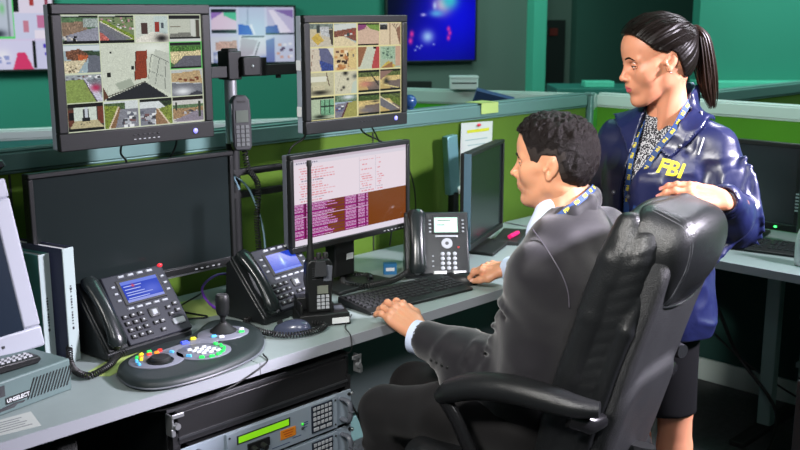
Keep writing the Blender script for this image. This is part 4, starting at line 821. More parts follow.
cable('black cable dropping in a curve behind the lit wide monitor', [(2.30, 2.40, 1.27), (2.44, 2.48, 1.16), (2.55, 2.55, 1.04), (2.60, 2.58, .9), (2.60, 2.6, .76)])
cable('short black cable under the upper right monitor toward the lit monitor', [(2.02, 2.38, 1.28), (2.02, 2.40, 1.235), (1.98, 2.42, 1.20), (1.97, 2.44, 1.1)])
cable('black cable under the upper left monitor', [(1.37, 2.37, 1.29), (1.38, 2.40, 1.25), (1.42, 2.44, 1.21), (1.44, 2.5, 1.1)])
cable('short black cable at the right end of the upper left monitor', [(1.54, 2.37, 1.29), (1.55, 2.40, 1.25), (1.56, 2.46, 1.2)])
cable('black cable coiled on the desk behind the control panel phone', [(1.15, 2.47, .745), (1.19, 2.5, .75), (1.2, 2.58, .75), (1.12, 2.6, .746)], .005)
cable('black cable curving on the desk under the lit wide monitor', [(2.0, 2.55, .744), (2.1, 2.42, .745), (2.2, 2.5, .745), (2.3, 2.62, .744)])
cable('thin cable lying on the desk between radio and monitor stand', [(1.95, 2.2, .744), (2.02, 2.33, .744), (2.1, 2.36, .744), (2.16, 2.48, .744)], .0025)
cable('thick grey cable lying on the desk behind the radio', [(1.9, 2.45, .747), (2.05, 2.42, .747), (2.18, 2.52, .747), (2.3, 2.56, .747)], .004, M_greyp)
cable('thin black cable running over the desk edge onto the rack', [(1.93, 2.09, .745), (1.84, 2.02, .744), (1.80, 1.955, .742), (1.795, 1.948, .70), (1.79, 1.99, .684)], .0018)
cable('thin black cable hanging over the desk edge under the control panel', [(1.53, 2.00, .745), (1.50, 1.952, .738), (1.38, 1.95, .705), (1.25, 1.965, .692), (1.18, 2.0, .685)], .002)

# ================================================================== RACK UNDER THE DESK
M_rk = mat('rack_black', (.018, .018, .019), .4, bump=.06, bscale=250); M_plate = mat('rack_plate_grey', hexc(160, 174, 186), .42, metal=.15, var=.04, vscale=20)
t = thing('equipment_rack', 'black open equipment rack with zinc latches under the desk', 'rack', (1.535, 1.985, 0))
MB().box((0, .30, .668), (.60, .56, .012)).build('top_cover', mat('rack_lid_grey', (.05, .052, .055), .45), t, bevel=.002)
MB().box((0, .016, .622), (.56, .024, .085)).build('front_hood', M_rk, t, bevel=.003); MB().box((0, .003, .598), (.56, .006, .006)).build('hood_edge', M_char, t)
for s in (-1, 1): MB().box((s*.296, .30, .36), (.012, .56, .60)).build('side_wall', M_rk, t, bevel=.002)
MB().box((0, .57, .36), (.58, .012, .60)).build('back_wall', M_rk, t)
MB().box((0, .30, .03), (.60, .56, .06)).build('plinth', M_rk, t)
for s in (-1, 1): MB().box((s*.285, .015, .33), (.02, .02, .56)).build('mounting_rail', M_rk, t)
for s in (-1, 1):
    m = MB().box((s*.31, -.008, .645), (.006, .03, .055)).box((s*.295, -.022, .67), (.035, .004, .012)).box((s*.31, -.022, .63), (.012, .006, .02)); m.build('corner_bracket', M_steel, t, bevel=.002)
    MB().cyl((s*.30, -.03, .645), (s*.30, -.018, .645), .008, seg=12).build('bolt_head', M_steel, t)
    for z in (.55, .50, .44, .40): MB().ball((s*.303, .01, z), .006, 10).build('screw', M_steel, t)
def unit(label, z, full=True):
    t = thing('rack_receiver', label, 'receiver', (1.535, 1.978, z)); hh = .096
    MB().box((0, .22, hh/2), (.50, .42, hh-.008)).build('chassis', M_rk, t)
    MB().box((0, 0, hh/2), (.565, .006, hh)).build('mounting_plate', M_plate, t, bevel=.001)
    MB().box((.035, -.006, hh/2), (.375, .010, hh-.002)).build('front_panel', M_plate, t, bevel=.001)
    MB().box((-.035, -.0115, .071), (.165, .002, .017)).build('display', lit('green_display', (120, 190, 20), .8), t)
    MB().box((-.035, -.0112, .071), (.175, .0015, .024)).build('display_bezel', M_char, t)
    MB().box((.045, -.0115, .04), (.052, .0015, .026)).build('orange_sticker', mat('orange_sticker_paper', hexc(235, 140, 30), .6), t)
    m = MB()
    for i in range(3): m.box((.045, -.0124, .047-i*.007), (.036-.006*i, .0004, .0018))
    m.build('sticker_text', mat('sticker_print', hexc(180, 60, 20), .6), t)
    MB().box((.165, -.012, .051), (.076, .004, .078)).build('keypad_frame', mat('navy_keypad', hexc(24, 34, 48), .4), t, bevel=.001)
    m = MB()
    for r in range(5):
        for q in range(5):
            if r < 4: m.taper((.137+q*.014, -.0145, .081-r*.0145), (.0105, .010, .004), (.8, .8), R=Matrix.Rotation(PI/2, 4, 'X'))
    for q in range(3): m.taper((.142+q*.0235, -.0145, .0215), (.019, .010, .004), (.85, .8), R=Matrix.Rotation(PI/2, 4, 'X'))
    m.build('keypad', M_keyl, t)
    for k, zz in enumerate((.050, .038)): MB().ball((.095, -.012, zz), .004, 10).build('indicator', lit('green_dot', (60, 220, 60), .5) if k == 0 else M_char, t)
    m = MB()
    for (x, zz, w) in ((.108, .052, .014), (.108, .046, .014), (.106, .038, .012), (.075, .02, .03), (.02, .012, .06)): m.box((x, -.0112, zz), (w, .0006, .002))
    m.build('printed_text', mat('blue_print', hexc(50, 70, 110), .6), t)
    MB().box((-.055, -.013, .040), (.07, .006, .022)).build('connector_block', M_blk, t)
    for x in (-.075, -.045): MB().cyl((x, -.014, .036), (x, -.034, .034), .009, .008, 12).build('plug', M_blk2, t)
    for (x) in (-.235, .245):
        m = MB().tube(catmull([(x, -.003, .018), (x, -.035, .020), (x, -.042, .048), (x, -.035, .076), (x, -.003, .078)], 5), .006, 8, squash=1.3); m.build('handle', M_greyp, t, smooth=50)
    for x in (-.274, .274):
        for zz in (.012, .084): MB().cyl((x, -.002, zz), (x, -.0065, zz), .005, seg=10).build('screw', M_blk2, t)
    for x in (-.145, .215):
        for zz in (.012, .084): MB().cyl((x, -.010, zz), (x, -.0125, zz), .003, seg=8).build('panel_screw', M_char, t)
    return t
unit('grey rack receiver with green display, orange sticker and keypad, the upper one in the rack', .478)
unit('grey rack receiver mostly below the photo edge, the lower one in the rack', .372)
# under the desk, left
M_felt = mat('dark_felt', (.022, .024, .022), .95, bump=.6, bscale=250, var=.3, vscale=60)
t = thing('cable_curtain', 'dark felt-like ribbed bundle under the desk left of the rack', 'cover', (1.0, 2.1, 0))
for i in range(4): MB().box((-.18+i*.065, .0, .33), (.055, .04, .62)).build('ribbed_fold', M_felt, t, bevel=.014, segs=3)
t = thing('computer_tower', 'black computer tower at the bottom right corner under the side desk', 'computer', (3.02, 1.11, 0), math.radians(-100))
MB().box((0, .22, .255), (.19, .44, .47)).build('case', M_blk, t, bevel=.006); MB().box((0, -.004, .255), (.18, .012, .45)).build('front_panel', M_char, t, bevel=.004)
MB().box((0, -.012, .40), (.14, .004, .03)).build('drive_door', M_blk, t)
for x in (-.07, .07):
    for y in (.05, .38): MB().cyl((x, y, 0), (x, y, .022), .015, seg=10).build('foot', M_blk2, t)
cable('thick black cable hanging under the side desk in a long curve', [(3.62, 2.0, .72), (3.55, 1.75, .5), (3.62, 1.68, .3), (3.6, 1.5, .12), (3.4, 1.45, .015), (3.2, 1.5, .012)], .007)
cable('black cable curving down the partition behind the woman\'s legs', [(3.75, 2.1, .72), (3.8, 2.05, .45), (3.78, 2.15, .2), (3.7, 2.2, .06), (3.65, 2.25, .01)], .007)
cable('thin cable crossing below the side desk', [(3.8, 2.1, .5), (3.75, 1.85, .32), (3.75, 1.65, .2), (3.7, 1.3, .1)], .004)
cable('thin black cable hanging behind the man\'s wrist under the desk', [(2.05, 2.4, .70), (2.04, 2.3, .5), (2.1, 2.2, .25), (2.12, 2.2, .01)], .004)
cable('second thin cable hanging under the desk right of the rack', [(1.96, 2.4, .70), (1.95, 2.32, .45), (2.0, 2.25, .2), (1.98, 2.2, .01)], .004)
# ================================================================== IMPLICIT SURFACES (for people and upholstery)
def V3(a): return np.array(a, float)
class Field:
    def __init__(s, lo, hi, h):
        s.lo = V3(lo); s.h = h; n = np.ceil((V3(hi)-s.lo)/h).astype(int)+1; s.n = n
        ax = [np.arange(k)*h+s.lo[i] for i, k in enumerate(n)]; s.ax = ax
        s.d = np.full(tuple(n), 1.0)
    def sub(s, lo, hi, pad):
        i0 = np.clip(np.floor((np.minimum(lo, hi)-pad-s.lo)/s.h).astype(int), 0, s.n-1); i1 = np.clip(np.ceil((np.maximum(lo, hi)+pad-s.lo)/s.h).astype(int)+1, 1, s.n)
        sl = tuple(slice(a, b) for a, b in zip(i0, i1)); X, Y, Z = np.meshgrid(*[s.ax[i][sl[i]] for i in range(3)], indexing='ij')
        return sl, X, Y, Z
    def put(s, sl, b, k, op='u'):
        a = s.d[sl]
        if op == 'u':
            if k > 0: h = np.clip(.5+.5*(b-a)/k, 0, 1); s.d[sl] = b*(1-h)+a*h-k*h*(1-h)
            else: s.d[sl] = np.minimum(a, b)
            # (h -> weight of a)
        else:
            b = -b
            if k > 0: h = np.clip(.5-.5*(b-a)/k, 0, 1); s.d[sl] = b*(1-h)+a*h+k*h*(1-h)
            else: s.d[sl] = np.maximum(a, b)
        return s
    def cap(s, a, b, r0, r1=None, k=.02, op='u'):
        a = V3(a); b = V3(b); r1 = r0 if r1 is None else r1; R_ = max(r0, r1)+k+.02
        sl, X, Y, Z = s.sub(a, b, R_); ab = b-a; L2 = max(ab@ab, 1e-12)
        t = np.clip(((X-a[0])*ab[0]+(Y-a[1])*ab[1]+(Z-a[2])*ab[2])/L2, 0, 1)
        d = np.sqrt((X-a[0]-t*ab[0])**2+(Y-a[1]-t*ab[1])**2+(Z-a[2]-t*ab[2])**2)-(r0+(r1-r0)*t)
        return s.put(sl, d, k, op)
    def path(s, pts, rs, k=.02, op='u'):
        for i in range(len(pts)-1): s.cap(pts[i], pts[i+1], rs[i], rs[i+1], k, op)
        return s
    def ell(s, c, r, M=None, k=.02, op='u'):
        c = V3(c); r = V3(r); R_ = max(r)+k+.02; sl, X, Y, Z = s.sub(c, c, R_)
        P = [X-c[0], Y-c[1], Z-c[2]]
        if M is not None: M = np.array(M); P = [M[i][0]*P[0]+M[i][1]*P[1]+M[i][2]*P[2] for i in range(3)]
        q = np.sqrt(sum((P[i]/r[i])**2 for i in range(3))); g = np.sqrt(sum((P[i]/r[i]**2)**2 for i in range(3)))+1e-9
        return s.put(sl, np.where(q > .05, q*(q-1)/g, -min(r)), k, op)
    def ecap(s, a, b, ra, rb, u, w, k=.02, op='u'):      # capsule with elliptical section; u,w = horizontal unit axes
        a = V3(a); b = V3(b); ra = V3(ra); rb = V3(rb); u = V3(u); w = V3(w); R_ = max(*ra, *rb)+k+.03
        sl, X, Y, Z = s.sub(a, b, R_); ab = b-a; L2 = ab@ab; t = np.clip(((X-a[0])*ab[0]+(Y-a[1])*ab[1]+(Z-a[2])*ab[2])/L2, 0, 1)
        O = [X-a[0]-t*ab[0], Y-a[1]-t*ab[1], Z-a[2]-t*ab[2]]
        n = ab/np.sqrt(L2); pu = sum(O[i]*u[i] for i in range(3)); pw = sum(O[i]*w[i] for i in range(3)); pn = sum(O[i]*n[i] for i in range(3))
        r_u = ra[0]+(rb[0]-ra[0])*t; r_w = ra[1]+(rb[1]-ra[1])*t; m = np.minimum(r_u, r_w)
        q = np.sqrt((pu/r_u)**2+(pw/r_w)**2+(pn/m)**2); return s.put(sl, (q-1)*m, k, op)
    def plane(s, p, n, k=0):       # keep the side the normal points away from (cut away n side)
        p = V3(p); n = V3(n); n = n/np.linalg.norm(n); X, Y, Z = np.meshgrid(*s.ax, indexing='ij')
        b = -((X-p[0])*n[0]+(Y-p[1])*n[1]+(Z-p[2])*n[2]); return s.put(tuple(slice(None) for _ in range(3)), b, k, 's')
    def disp(s, fn):
        X, Y, Z = np.meshgrid(*s.ax, indexing='ij'); m = np.abs(s.d) < .04; s.d[m] += fn(X[m], Y[m], Z[m]); return s
    def mesh(s):
        d = s.d.copy(); d[0] = d[-1] = 1; d[:, 0] = d[:, -1] = 1; d[:, :, 0] = d[:, :, -1] = 1; S_ = d < 0
        c = np.zeros(tuple(np.array(d.shape)-1), int); off = [(i, j, k) for i in (0, 1) for j in (0, 1) for k in (0, 1)]; sh = c.shape
        def cs(A, o): return A[o[0]:o[0]+sh[0], o[1]:o[1]+sh[1], o[2]:o[2]+sh[2]]
        for o in off: c += cs(S_, o)
        act = (c > 0) & (c < 8); idx = np.full(sh, -1); ids = np.argwhere(act); idx[act] = np.arange(len(ids))
        P = np.zeros((len(ids), 3)); n = np.zeros(len(ids)); D = {o: cs(d, o)[act] for o in off}
        for ax in range(3):
            for o in off:
                if o[ax]: continue
                o2 = list(o); o2[ax] = 1; o2 = tuple(o2); a, b = D[o], D[o2]; cr = (a < 0) != (b < 0)
                t = np.where(cr, a/np.where(cr, a-b, 1), 0); q = np.array(o, float)[None, :].repeat(len(ids), 0); q[:, ax] += t
                P += q*cr[:, None]; n += cr
        P = (P/n[:, None]+ids)*s.h+s.lo; F = []
        for ax in range(3):
            A = np.take(S_, range(S_.shape[ax]-1), ax); B = np.take(S_, range(1, S_.shape[ax]), ax); e = np.argwhere(A != B)
            u, v = [(1, 2), (2, 0), (0, 1)][ax]; e = e[(e[:, u] > 0) & (e[:, v] > 0)]; e = e[(e[:, u] < sh[u]) & (e[:, v] < sh[v]) & (e[:, ax] < sh[ax])]
            q = []
            for (a, b) in ((0, 0), (1, 0), (1, 1), (0, 1)):
                g = e.copy(); g[:, u] -= a; g[:, v] -= b; q.append(idx[g[:, 0], g[:, 1], g[:, 2]])
            q = np.stack(q, 1); fl = S_[e[:, 0], e[:, 1], e[:, 2]]; q[~fl] = q[~fl][:, ::-1]; F.append(q)
        F = np.concatenate(F); F = F[(F >= 0).all(1)]
        return P, F
_lat = rng.random((32, 32, 32))
def noise(X, Y, Z, f):
    P = [np.asarray(a)*f for a in (X, Y, Z)]; I = [np.floor(p).astype(int) for p in P]; T_ = [p-i for p, i in zip(P, I)]; T_ = [t*t*(3-2*t) for t in T_]; r = 0
    for a in (0, 1):
        for b in (0, 1):
            for c in (0, 1):
                r = r+_lat[(I[0]+a) % 32, (I[1]+b) % 32, (I[2]+c) % 32]*(T_[0] if a else 1-T_[0])*(T_[1] if b else 1-T_[1])*(T_[2] if c else 1-T_[2])
    return r
def mesh_np(name, V, F, mats, parent=None, mi=None, label=None, smooth=True, flip=False):
    me = bpy.data.meshes.new(name); V = np.asarray(V, float); F = np.asarray(F)
    if flip: F = F[:, ::-1]
    k = F.shape[1]; me.vertices.add(len(V)); me.vertices.foreach_set('co', V.ravel()); me.loops.add(F.size); me.loops.foreach_set('vertex_index', F.ravel().astype(np.int32))
    me.polygons.add(len(F)); me.polygons.foreach_set('loop_start', (np.arange(len(F))*k).astype(np.int32))
    for m in (mats if isinstance(mats, list) else [mats]): me.materials.append(m)
    if mi is not None: me.polygons.foreach_set('material_index', np.asarray(mi, np.int32))
    me.update(); me.polygons.foreach_set('use_smooth', [smooth]*len(F)); me.validate()
    o = bpy.data.objects.new(name, me); COL.objects.link(o); o.parent = parent
    if label: o['label'] = label
    return o
def relax(V, F, it=2, lam=.5):
    E_ = np.concatenate([F[:, [i, (i+1) % F.shape[1]]] for i in range(F.shape[1])]); n = len(V)
    cnt = np.bincount(E_[:, 0], minlength=n)+np.bincount(E_[:, 1], minlength=n); cnt = np.maximum(cnt, 1)[:, None]
    for _ in range(it):
        A = np.zeros_like(V)
        for k in range(3): A[:, k] = np.bincount(E_[:, 0], V[E_[:, 1], k], n)+np.bincount(E_[:, 1], V[E_[:, 0], k], n)
        V = V*(1-lam)+A/cnt*lam
    return V
def nrm(v): v = V3(v); return v/np.linalg.norm(v)
def hand(wrist, dr, nb, side, curls, sc=1.0, thumb=((.6, .75, -.25), (.85, .45, -.25)), splay=(.12, .03, -.05, -.14), h=.0021, lift=None, fore=None):
    # wrist point, direction of the palm, normal of its back, thumb side; curls = per finger (knuckle, middle, tip) in degrees
    dr = nrm(dr); nb = V3(nb); nb = nrm(nb-dr*(nb@dr)); sd = np.cross(dr, nb); sd = sd if sd@V3(side) > 0 else -sd; w = V3(wrist)
    pts = [w]; J = []
    offs = [.030, .010, -.010, -.028]; pls = [.088, .092, .086, .077]; lens = [.074, .082, .076, .060]; rads = [.0088, .009, .0085, .0076]
    for i in range(4):
        b = w+(dr*pls[i]+sd*offs[i])*sc; d = nrm(dr+sd*splay[i]); n_ = nrm(nb-d*(nb@d)); a = 0; P = [b]
        for j, fr in enumerate((.46, .30, .24)):
            a += math.radians(curls[i][j]); P.append(P[-1]+(d*math.cos(a)-n_*math.sin(a))*lens[i]*fr*sc)
        J.append(P); pts += P
    tb = w+(dr*.028+sd*.026-nb*.004)*sc; t1 = tb+nrm(dr*thumb[0][0]+sd*thumb[0][1]+nb*thumb[0][2])*.040*sc; t2 = t1+nrm(dr*thumb[1][0]+sd*thumb[1][1]+nb*thumb[1][2])*.032*sc
    t3 = t2+nrm(dr*thumb[1][0]+sd*thumb[1][1]*.6+nb*thumb[1][2])*.024*sc; pts += [t1, t2, t3]
    if fore is not None: pts.append(V3(fore))
    A = np.array(pts); F = Field(A.min(0)-.035, A.max(0)+.035, h)
    for i in range(4):
        r = rads[i]*sc
        F.cap(w+(sd*offs[i]*.55)*sc, J[i][0]-nb*.003*sc, .014*sc, .0115*sc, .012)
    F.cap(w+sd*.012*sc+dr*.03*sc-nb*.006*sc, w+sd*.018*sc+dr*.055*sc-nb*.008*sc, .017*sc, .015*sc, .015)
    F.cap(w-sd*.018*sc+dr*.03*sc-nb*.006*sc, w-sd*.022*sc+dr*.06*sc-nb*.007*sc, .015*sc, .013*sc, .015)
    if fore is not None:
        F.ecap(V3(fore), w+dr*.01, (.024*sc, .033*sc), (.020*sc, .029*sc), nb, sd, .015)
    else: F.cap(w-dr*.03, w, .026*sc, .026*sc, .015)
    F.path([tb, t1, t2, t3], [.0165*sc, .0125*sc, .0108*sc, .0088*sc], .010)
    G = Field(A.min(0)-.035, A.max(0)+.035, h)
    for i in range(4):
        r = rads[i]*sc; G2 = Field(A.min(0)-.035, A.max(0)+.035, h)
        G2.path(J[i], [r*1.12, r*1.02, r*.95, r*.80], .003)
        for q in (J[i][1], J[i][2]): G2.ell(q+nb*.0012, (r*1.12,)*3, k=.004)
        G2.ell(J[i][0]+nb*.004*sc, (r*1.25,)*3, k=.006)
        G.d = np.minimum(G.d, G2.d)
    a, b = F.d, G.d; k = .006; hh = np.clip(.5+.5*(b-a)/k, 0, 1); F.d = b*(1-hh)+a*hh-k*hh*(1-hh)
    for i in range(3):      # tendons
        F.cap(w+dr*.03*sc+sd*offs[i]*.5*sc+nb*.012*sc, J[i][0]+nb*.008*sc-dr*.006, .002, .003, .006)
    V, Fc = F.mesh(); nails = []
    for i in range(4):
        e = J[i][3]; d = nrm(J[i][3]-J[i][2]); n_ = nrm(nb-d*(nb@d)); nails.append((e, d, n_, rads[i]*sc*.8))
    d = nrm(t3-t2); n_ = nrm(np.cross(d, np.cross(nb*.6+sd*.2, d))); nails.append((t3, d, n_, .0088*sc))
    return relax(V, Fc, 1, .4), Fc, nails
def nail_mesh(nails):
    m = MB()
    for (e, d, n_, r) in nails:
        s_ = np.cross(d, n_); V = []; F = []
        for i in range(5):
            for j in range(5):
                u = (j-2)/2; v = (i-2)/2; a = u*1.0
                p = e+d*(v*r*.95+r*.15)+(s_*math.sin(a)+n_*math.cos(a))*r*1.04-n_*(.12*r*max(0, v)**2+.06*r*u*u*abs(v)); V.append(tuple(p))
        for i in range(4):
            for j in range(4): F.append((i*5+j, i*5+j+1, (i+1)*5+j+1, (i+1)*5+j))
        m.add(V, F)
    return m
# ------------------------------------------------------------------ heads; local x = forward, y = left, z = up, origin between the eyes' level and the ears
def head_field(fem=False, h=.0023):
    global HF
    F = Field((-.135, -.11, -.235), (.135, .11, .15), h); e = 1 if not fem else 0
    F.ell((-.012, 0, .034), (.100, .076, .088), k=0)
    F.ell((.018, 0, .052), (.074, .066, .062), k=.03)
    F.ell((.036, 0, -.028), (.054, .058, .080), k=.03)
    F.ell((-.035, 0, .0), (.066, .070, .070), k=.03)
    # jaw and chin
    jw = .050 if e else .040
    for s_ in (-1, 1):
        F.cap((-.004, s_*jw, -.052), (.052, s_*.022, -.096), .020 if e else .017, .014, .028)
        F.cap((-.008, s_*(jw+.006), -.02), (-.006, s_*jw, -.056), .016, .017, .02)
        F.ell((.050, s_*.042, -.026), (.028, .020, .024), k=.022)       # cheek
        F.cap((.030, s_*.058, -.004), (.062, s_*.046, -.014), .010, .010, .02)   # cheekbone
        F.cap((.082, s_*.014, .017), (.070, s_*.046, .019), .0085 if e else .005, .007, .014)  # brow ridge
    F.ell((.070, 0, -.098), (.017 if e else .014, .020, .016), k=.016)
    F.ell((.058, 0, -.104), (.020, .022, .014), k=.016)
    # eye sockets
    for s_ in (-1, 1): F.ell((.092, s_*.031, .002), (.017, .019, .013), k=.012, op='s')
    # nose
    nl = .010 if e else .0085
    F.cap((.084, 0, .010), (.103, 0, -.026), nl*.72, nl*.95, .011)
    F.ell((.106 if e else .103, 0, -.031), (.0105, .0105, .0088), k=.007)
    for s_ in (-1, 1): F.ell((.094, s_*.0125, -.034), (.0105, .0065, .0075), k=.006)
    for s_ in (-1, 1): F.ell((.101, s_*.0065, -.0405), (.005, .0032, .003), k=.003, op='s')
    # lips / muzzle
    F.ell((.074, 0, -.058), (.022, .030, .022), k=.016)
    F.cap((.084, -.020, -.0605), (.0905, -.004, -.0572), .0030, .0052, .006); F.cap((.084, .020, -.0605), (.0905, .004, -.0572), .0030, .0052, .006)
    F.cap((.083, -.016, -.0650), (.0888, 0, -.0682), .0030, .0056, .006); F.cap((.083, .016, -.0650), (.0888, 0, -.0682), .0030, .0056, .006)
    F.cap((.086, -.022, -.0625), (.102, 0, -.0630), .0010, .0012, .003, 's'); F.cap((.086, .022, -.0625), (.102, 0, -.0630), .0010, .0012, .003, 's')
    F.cap((.094, -.012, -.081), (.094, .012, -.081), .004, .004, .008, 's')
    # ears
    for s_ in (-1, 1):
        A = math.radians(18); ez = 0 if e else .012; M = [[math.cos(A), 0, math.sin(A)], [0, 1, 0], [-math.sin(A), 0, math.cos(A)]]
        F.ell((-.010, s_*.076, -.006+ez), (.0140, .0070, .0265), M, k=.006)
        F.ell((-.015, s_*.0805, -.003+ez), (.0150, .0042, .0265), M, k=.004)
        F.ell((-.006, s_*.0865, -.003+ez), (.0090, .0066, .0180), M, k=.004, op='s'); F.ell((-.004, s_*.082, -.010+ez), (.006, .006, .007), M, k=.003, op='s')
        F.ell((-.004, s_*.079, -.030+ez), (.007, .005, .008), k=.006)
        F.ell((.006, s_*.078, -.010+ez), (.005, .006, .007), k=.004)
    HF = F; return F
def head_dist(X, Y, Z):   # skull only, used for hair
    def el(c, r):
        P = [X-c[0], Y-c[1], Z-c[2]]; q = np.sqrt(sum((P[i]/r[i])**2 for i in range(3))); g = np.sqrt(sum((P[i]/r[i]**2)**2 for i in range(3)))+1e-9; return q*(q-1)/g
    def sm(a, b, k): h = np.clip(.5+.5*(b-a)/k, 0, 1); return b*(1-h)+a*h-k*h*(1-h)
    d = sm(el((-.012, 0, .034), (.100, .076, .088)), el((.018, 0, .052), (.074, .066, .062)), .03); return sm(d, el((-.035, 0, .0), (.066, .070, .070)), .03)
M_eye = mat('eye_white', (.62, .60, .58), .25); M_iris = mat('iris_brown', (.03, .014, .008), .15)
def eye_parts(parent, A, body_col=None, lid=0.0):
    for s_ in (-1, 1):
        c = V3((.0735, s_*.0305, .0025)); m = MB(Matrix(A)); m.ball(tuple(c), .0122, 20); o = m.build('eye', M_eye, parent, smooth=80)
        m = MB(Matrix(A)).ball((c[0]+.0086, c[1]+s_*.0005, c[2]-.0005), (.0042, .0052, .0052), 16); m.build('iris', M_iris, o, smooth=80)
        for (zz, r, nm) in ((.0066-lid, .0034+lid*.4, 'eyelid'), (-.0056, .0026, 'eyelid')):
            P = [(c[0]+.0098-abs(u)*.0060, c[1]+u*.0155, c[2]+zz*(1-u*u*.75)) for u in np.linspace(-1, 1, 9)]
            MB(Matrix(A)).tube(P, [.0016]+[r]*7+[.0016], 8).build(nm, body_col, parent, smooth=80)
        P = [(c[0]+.0128-abs(u)*.0062, c[1]+u*.0155, c[2]+(.0044-lid*1.2)*(1-u*u*.75)) for u in np.linspace(-1, 1, 9)]
        MB(Matrix(A)).tube(P, [.0005]+[.0010+lid*.25]*7+[.0009], 6).build('eyelashes', M_iris, parent, smooth=80)
def brow(parent, A, m, th=.0034, z=.0215, arch=.004):
    for s_ in (-1, 1):
        P = [tuple(onto(HF, (.13, s_*(.012+.036*t), z+arch*math.sin(PI*min(1, t*1.15))-.004*t*t), (-1, 0, 0), .0012, .12)) for t in np.linspace(0, 1, 9)]
        MB(Matrix(A)).tube(P, [th*.7, th, th, th, th*.95, th*.85, th*.7, th*.5, th*.2], 8, squash=.6).build('eyebrow', m, parent, smooth=80)
def frame4(o, f, up=(0, 0, 1), sc=1.0):       # local x=forward f, y=left, z=up
    f = nrm(f); up = V3(up); l = nrm(np.cross(up, f)); u = np.cross(f, l); M = np.eye(4); M[:3, 0] = f*sc; M[:3, 1] = l*sc; M[:3, 2] = u*sc; M[:3, 3] = o; return M
def xf(A, V): return np.asarray(V) @ A[:3, :3].T+A[:3, 3]
def face_mat_index(V, F, lip=True):
    c = V[F].mean(1); mi = np.zeros(len(F), int)
    li = ((c[:, 0] > .083) & (np.abs(c[:, 1]) < .0225) & (((c[:, 2]+.0630)/.0090)**2+(c[:, 1]/.0215)**2 < 1)); mi[li] = 1
    ear = (np.abs(c[:, 1]) > .078); 
    return mi
def _rbox(s, c, half, M, rad, k=.02, op='u'):
    c = V3(c); half = V3(half); R_ = np.linalg.norm(half)+k+.02; sl, X, Y, Z = s.sub(c, c, R_); P = [X-c[0], Y-c[1], Z-c[2]]
    M = np.array(M); P = [M[i][0]*P[0]+M[i][1]*P[1]+M[i][2]*P[2] for i in range(3)]; q = [np.abs(P[i])-(half[i]-rad) for i in range(3)]
    d = np.sqrt(sum(np.maximum(a, 0)**2 for a in q))+np.minimum(np.maximum(np.maximum(q[0], q[1]), q[2]), 0)-rad; return s.put(sl, d, k, op)
Field.rbox = _rbox
def fsample(F, p):
    q = (V3(p)-F.lo)/F.h; i = np.clip(np.floor(q).astype(int), 0, F.n-2); t = q-i; r = 0
    for a in (0, 1):
        for b in (0, 1):
            for c in (0, 1): r += F.d[i[0]+a, i[1]+b, i[2]+c]*(t[0] if a else 1-t[0])*(t[1] if b else 1-t[1])*(t[2] if c else 1-t[2])
    return r
def onto(F, p, d, off=.002, far=.25):     # march from outside along d until the surface
    p = V3(p); d = nrm(d); s = 0
    while s < far:
        if fsample(F, p+d*s) < off: return p+d*s
        s += .002
    return p+d*far
def joinm(parts):
    V = []; F = []; M = []; o = 0
    for (v, f, m) in parts: V.append(v); F.append(f+o); M.append(np.zeros(len(f), int)+m if np.isscalar(m) else m); o += len(v)
    return np.concatenate(V), np.concatenate(F), np.concatenate(M)
def person(label, o2):
    return thing('person', label, 'person', W(o2[0], o2[1], 0), RZ), V3((o2[0], o2[1], 0))
def ribbon(name, pts, wid, thick, up, m, parent, O, n=6):       # flat strap; up = list of outward normals
    P = [Vector(tuple(V3(p)-O)) for p in pts]; C_ = catmull(P, n); N_ = catmull([Vector(tuple(u)) for u in up], n); V = []; F = []
    for i, p in enumerate(C_):
        t = (C_[min(i+1, len(C_)-1)]-C_[max(i-1, 0)]).normalized(); u = N_[i].normalized(); u = (u-t*u.dot(t)).normalized(); w = t.cross(u)
        for a, b in ((-1, 0), (1, 0), (1, 1), (-1, 1)): V.append(p+w*a*wid/2+u*b*thick)
    for i in range(len(C_)-1):
        for k in range(4): F.append((i*4+k, i*4+(k+1) % 4, (i+1)*4+(k+1) % 4, (i+1)*4+k))
    F += [(3, 2, 1, 0), tuple(len(V)-4+k for k in range(4))]
    return MB().add(V, F).build(name, m, parent), C_, N_
M_lany = mat('lanyard_blue', hexc(24, 62, 120), .6); M_lyel = mat('lanyard_yellow', hexc(225, 205, 40), .6)
def lanyard(name, pts, wid, ups, parent, O, step=.03, txt='FBI', size=.011, flipt=False, start=.0):
    o, C_, N_ = ribbon(name, pts, wid, .0012, ups, M_lany, parent, O)
    L = [0]
    for a, b in zip(C_, C_[1:]): L.append(L[-1]+(b-a).length)
    s = start+step/2
    while s < L[-1]-step/3:
        k = min(max(int(np.searchsorted(L, s))-1, 0), len(C_)-2); f = (s-L[k])/(L[k+1]-L[k]); p = C_[k].lerp(C_[k+1], f); t = (C_[k+1]-C_[k]).normalized(); u = N_[k].normalized(); u = (u-t*u.dot(t)).normalized(); w = u.cross(t)
        if flipt: t, w = -t, -w
        M = Matrix(((t.x, w.x, u.x, 0), (t.y, w.y, u.y, 0), (t.z, w.z, u.z, 0), (0, 0, 0, 1))); M.translation = p+u*.0016
        text(txt, size, M, 'lanyard_text', M_lyel, o, ext=.0003, bold=.0003); s += step
    return o
M_skinm = mat('skin_tan', hexc(206, 146, 112), .45, sss=.12, bump=.04, bscale=500); M_lipm = mat('lips_tan', hexc(178, 104, 88), .4)
M_skinw = mat('skin_light_tan', hexc(206, 140, 108), .5, sss=.12, bump=.03, bscale=500); M_lipw = mat('lips_rose', hexc(190, 84, 88), .35)
M_nail = mat('fingernail', hexc(220, 170, 150), .3)
M_suit = mat('charcoal_suit_cloth', hexc(24, 22, 27), .6, bump=.12, bscale=900, sheen=.45, spec=.2)
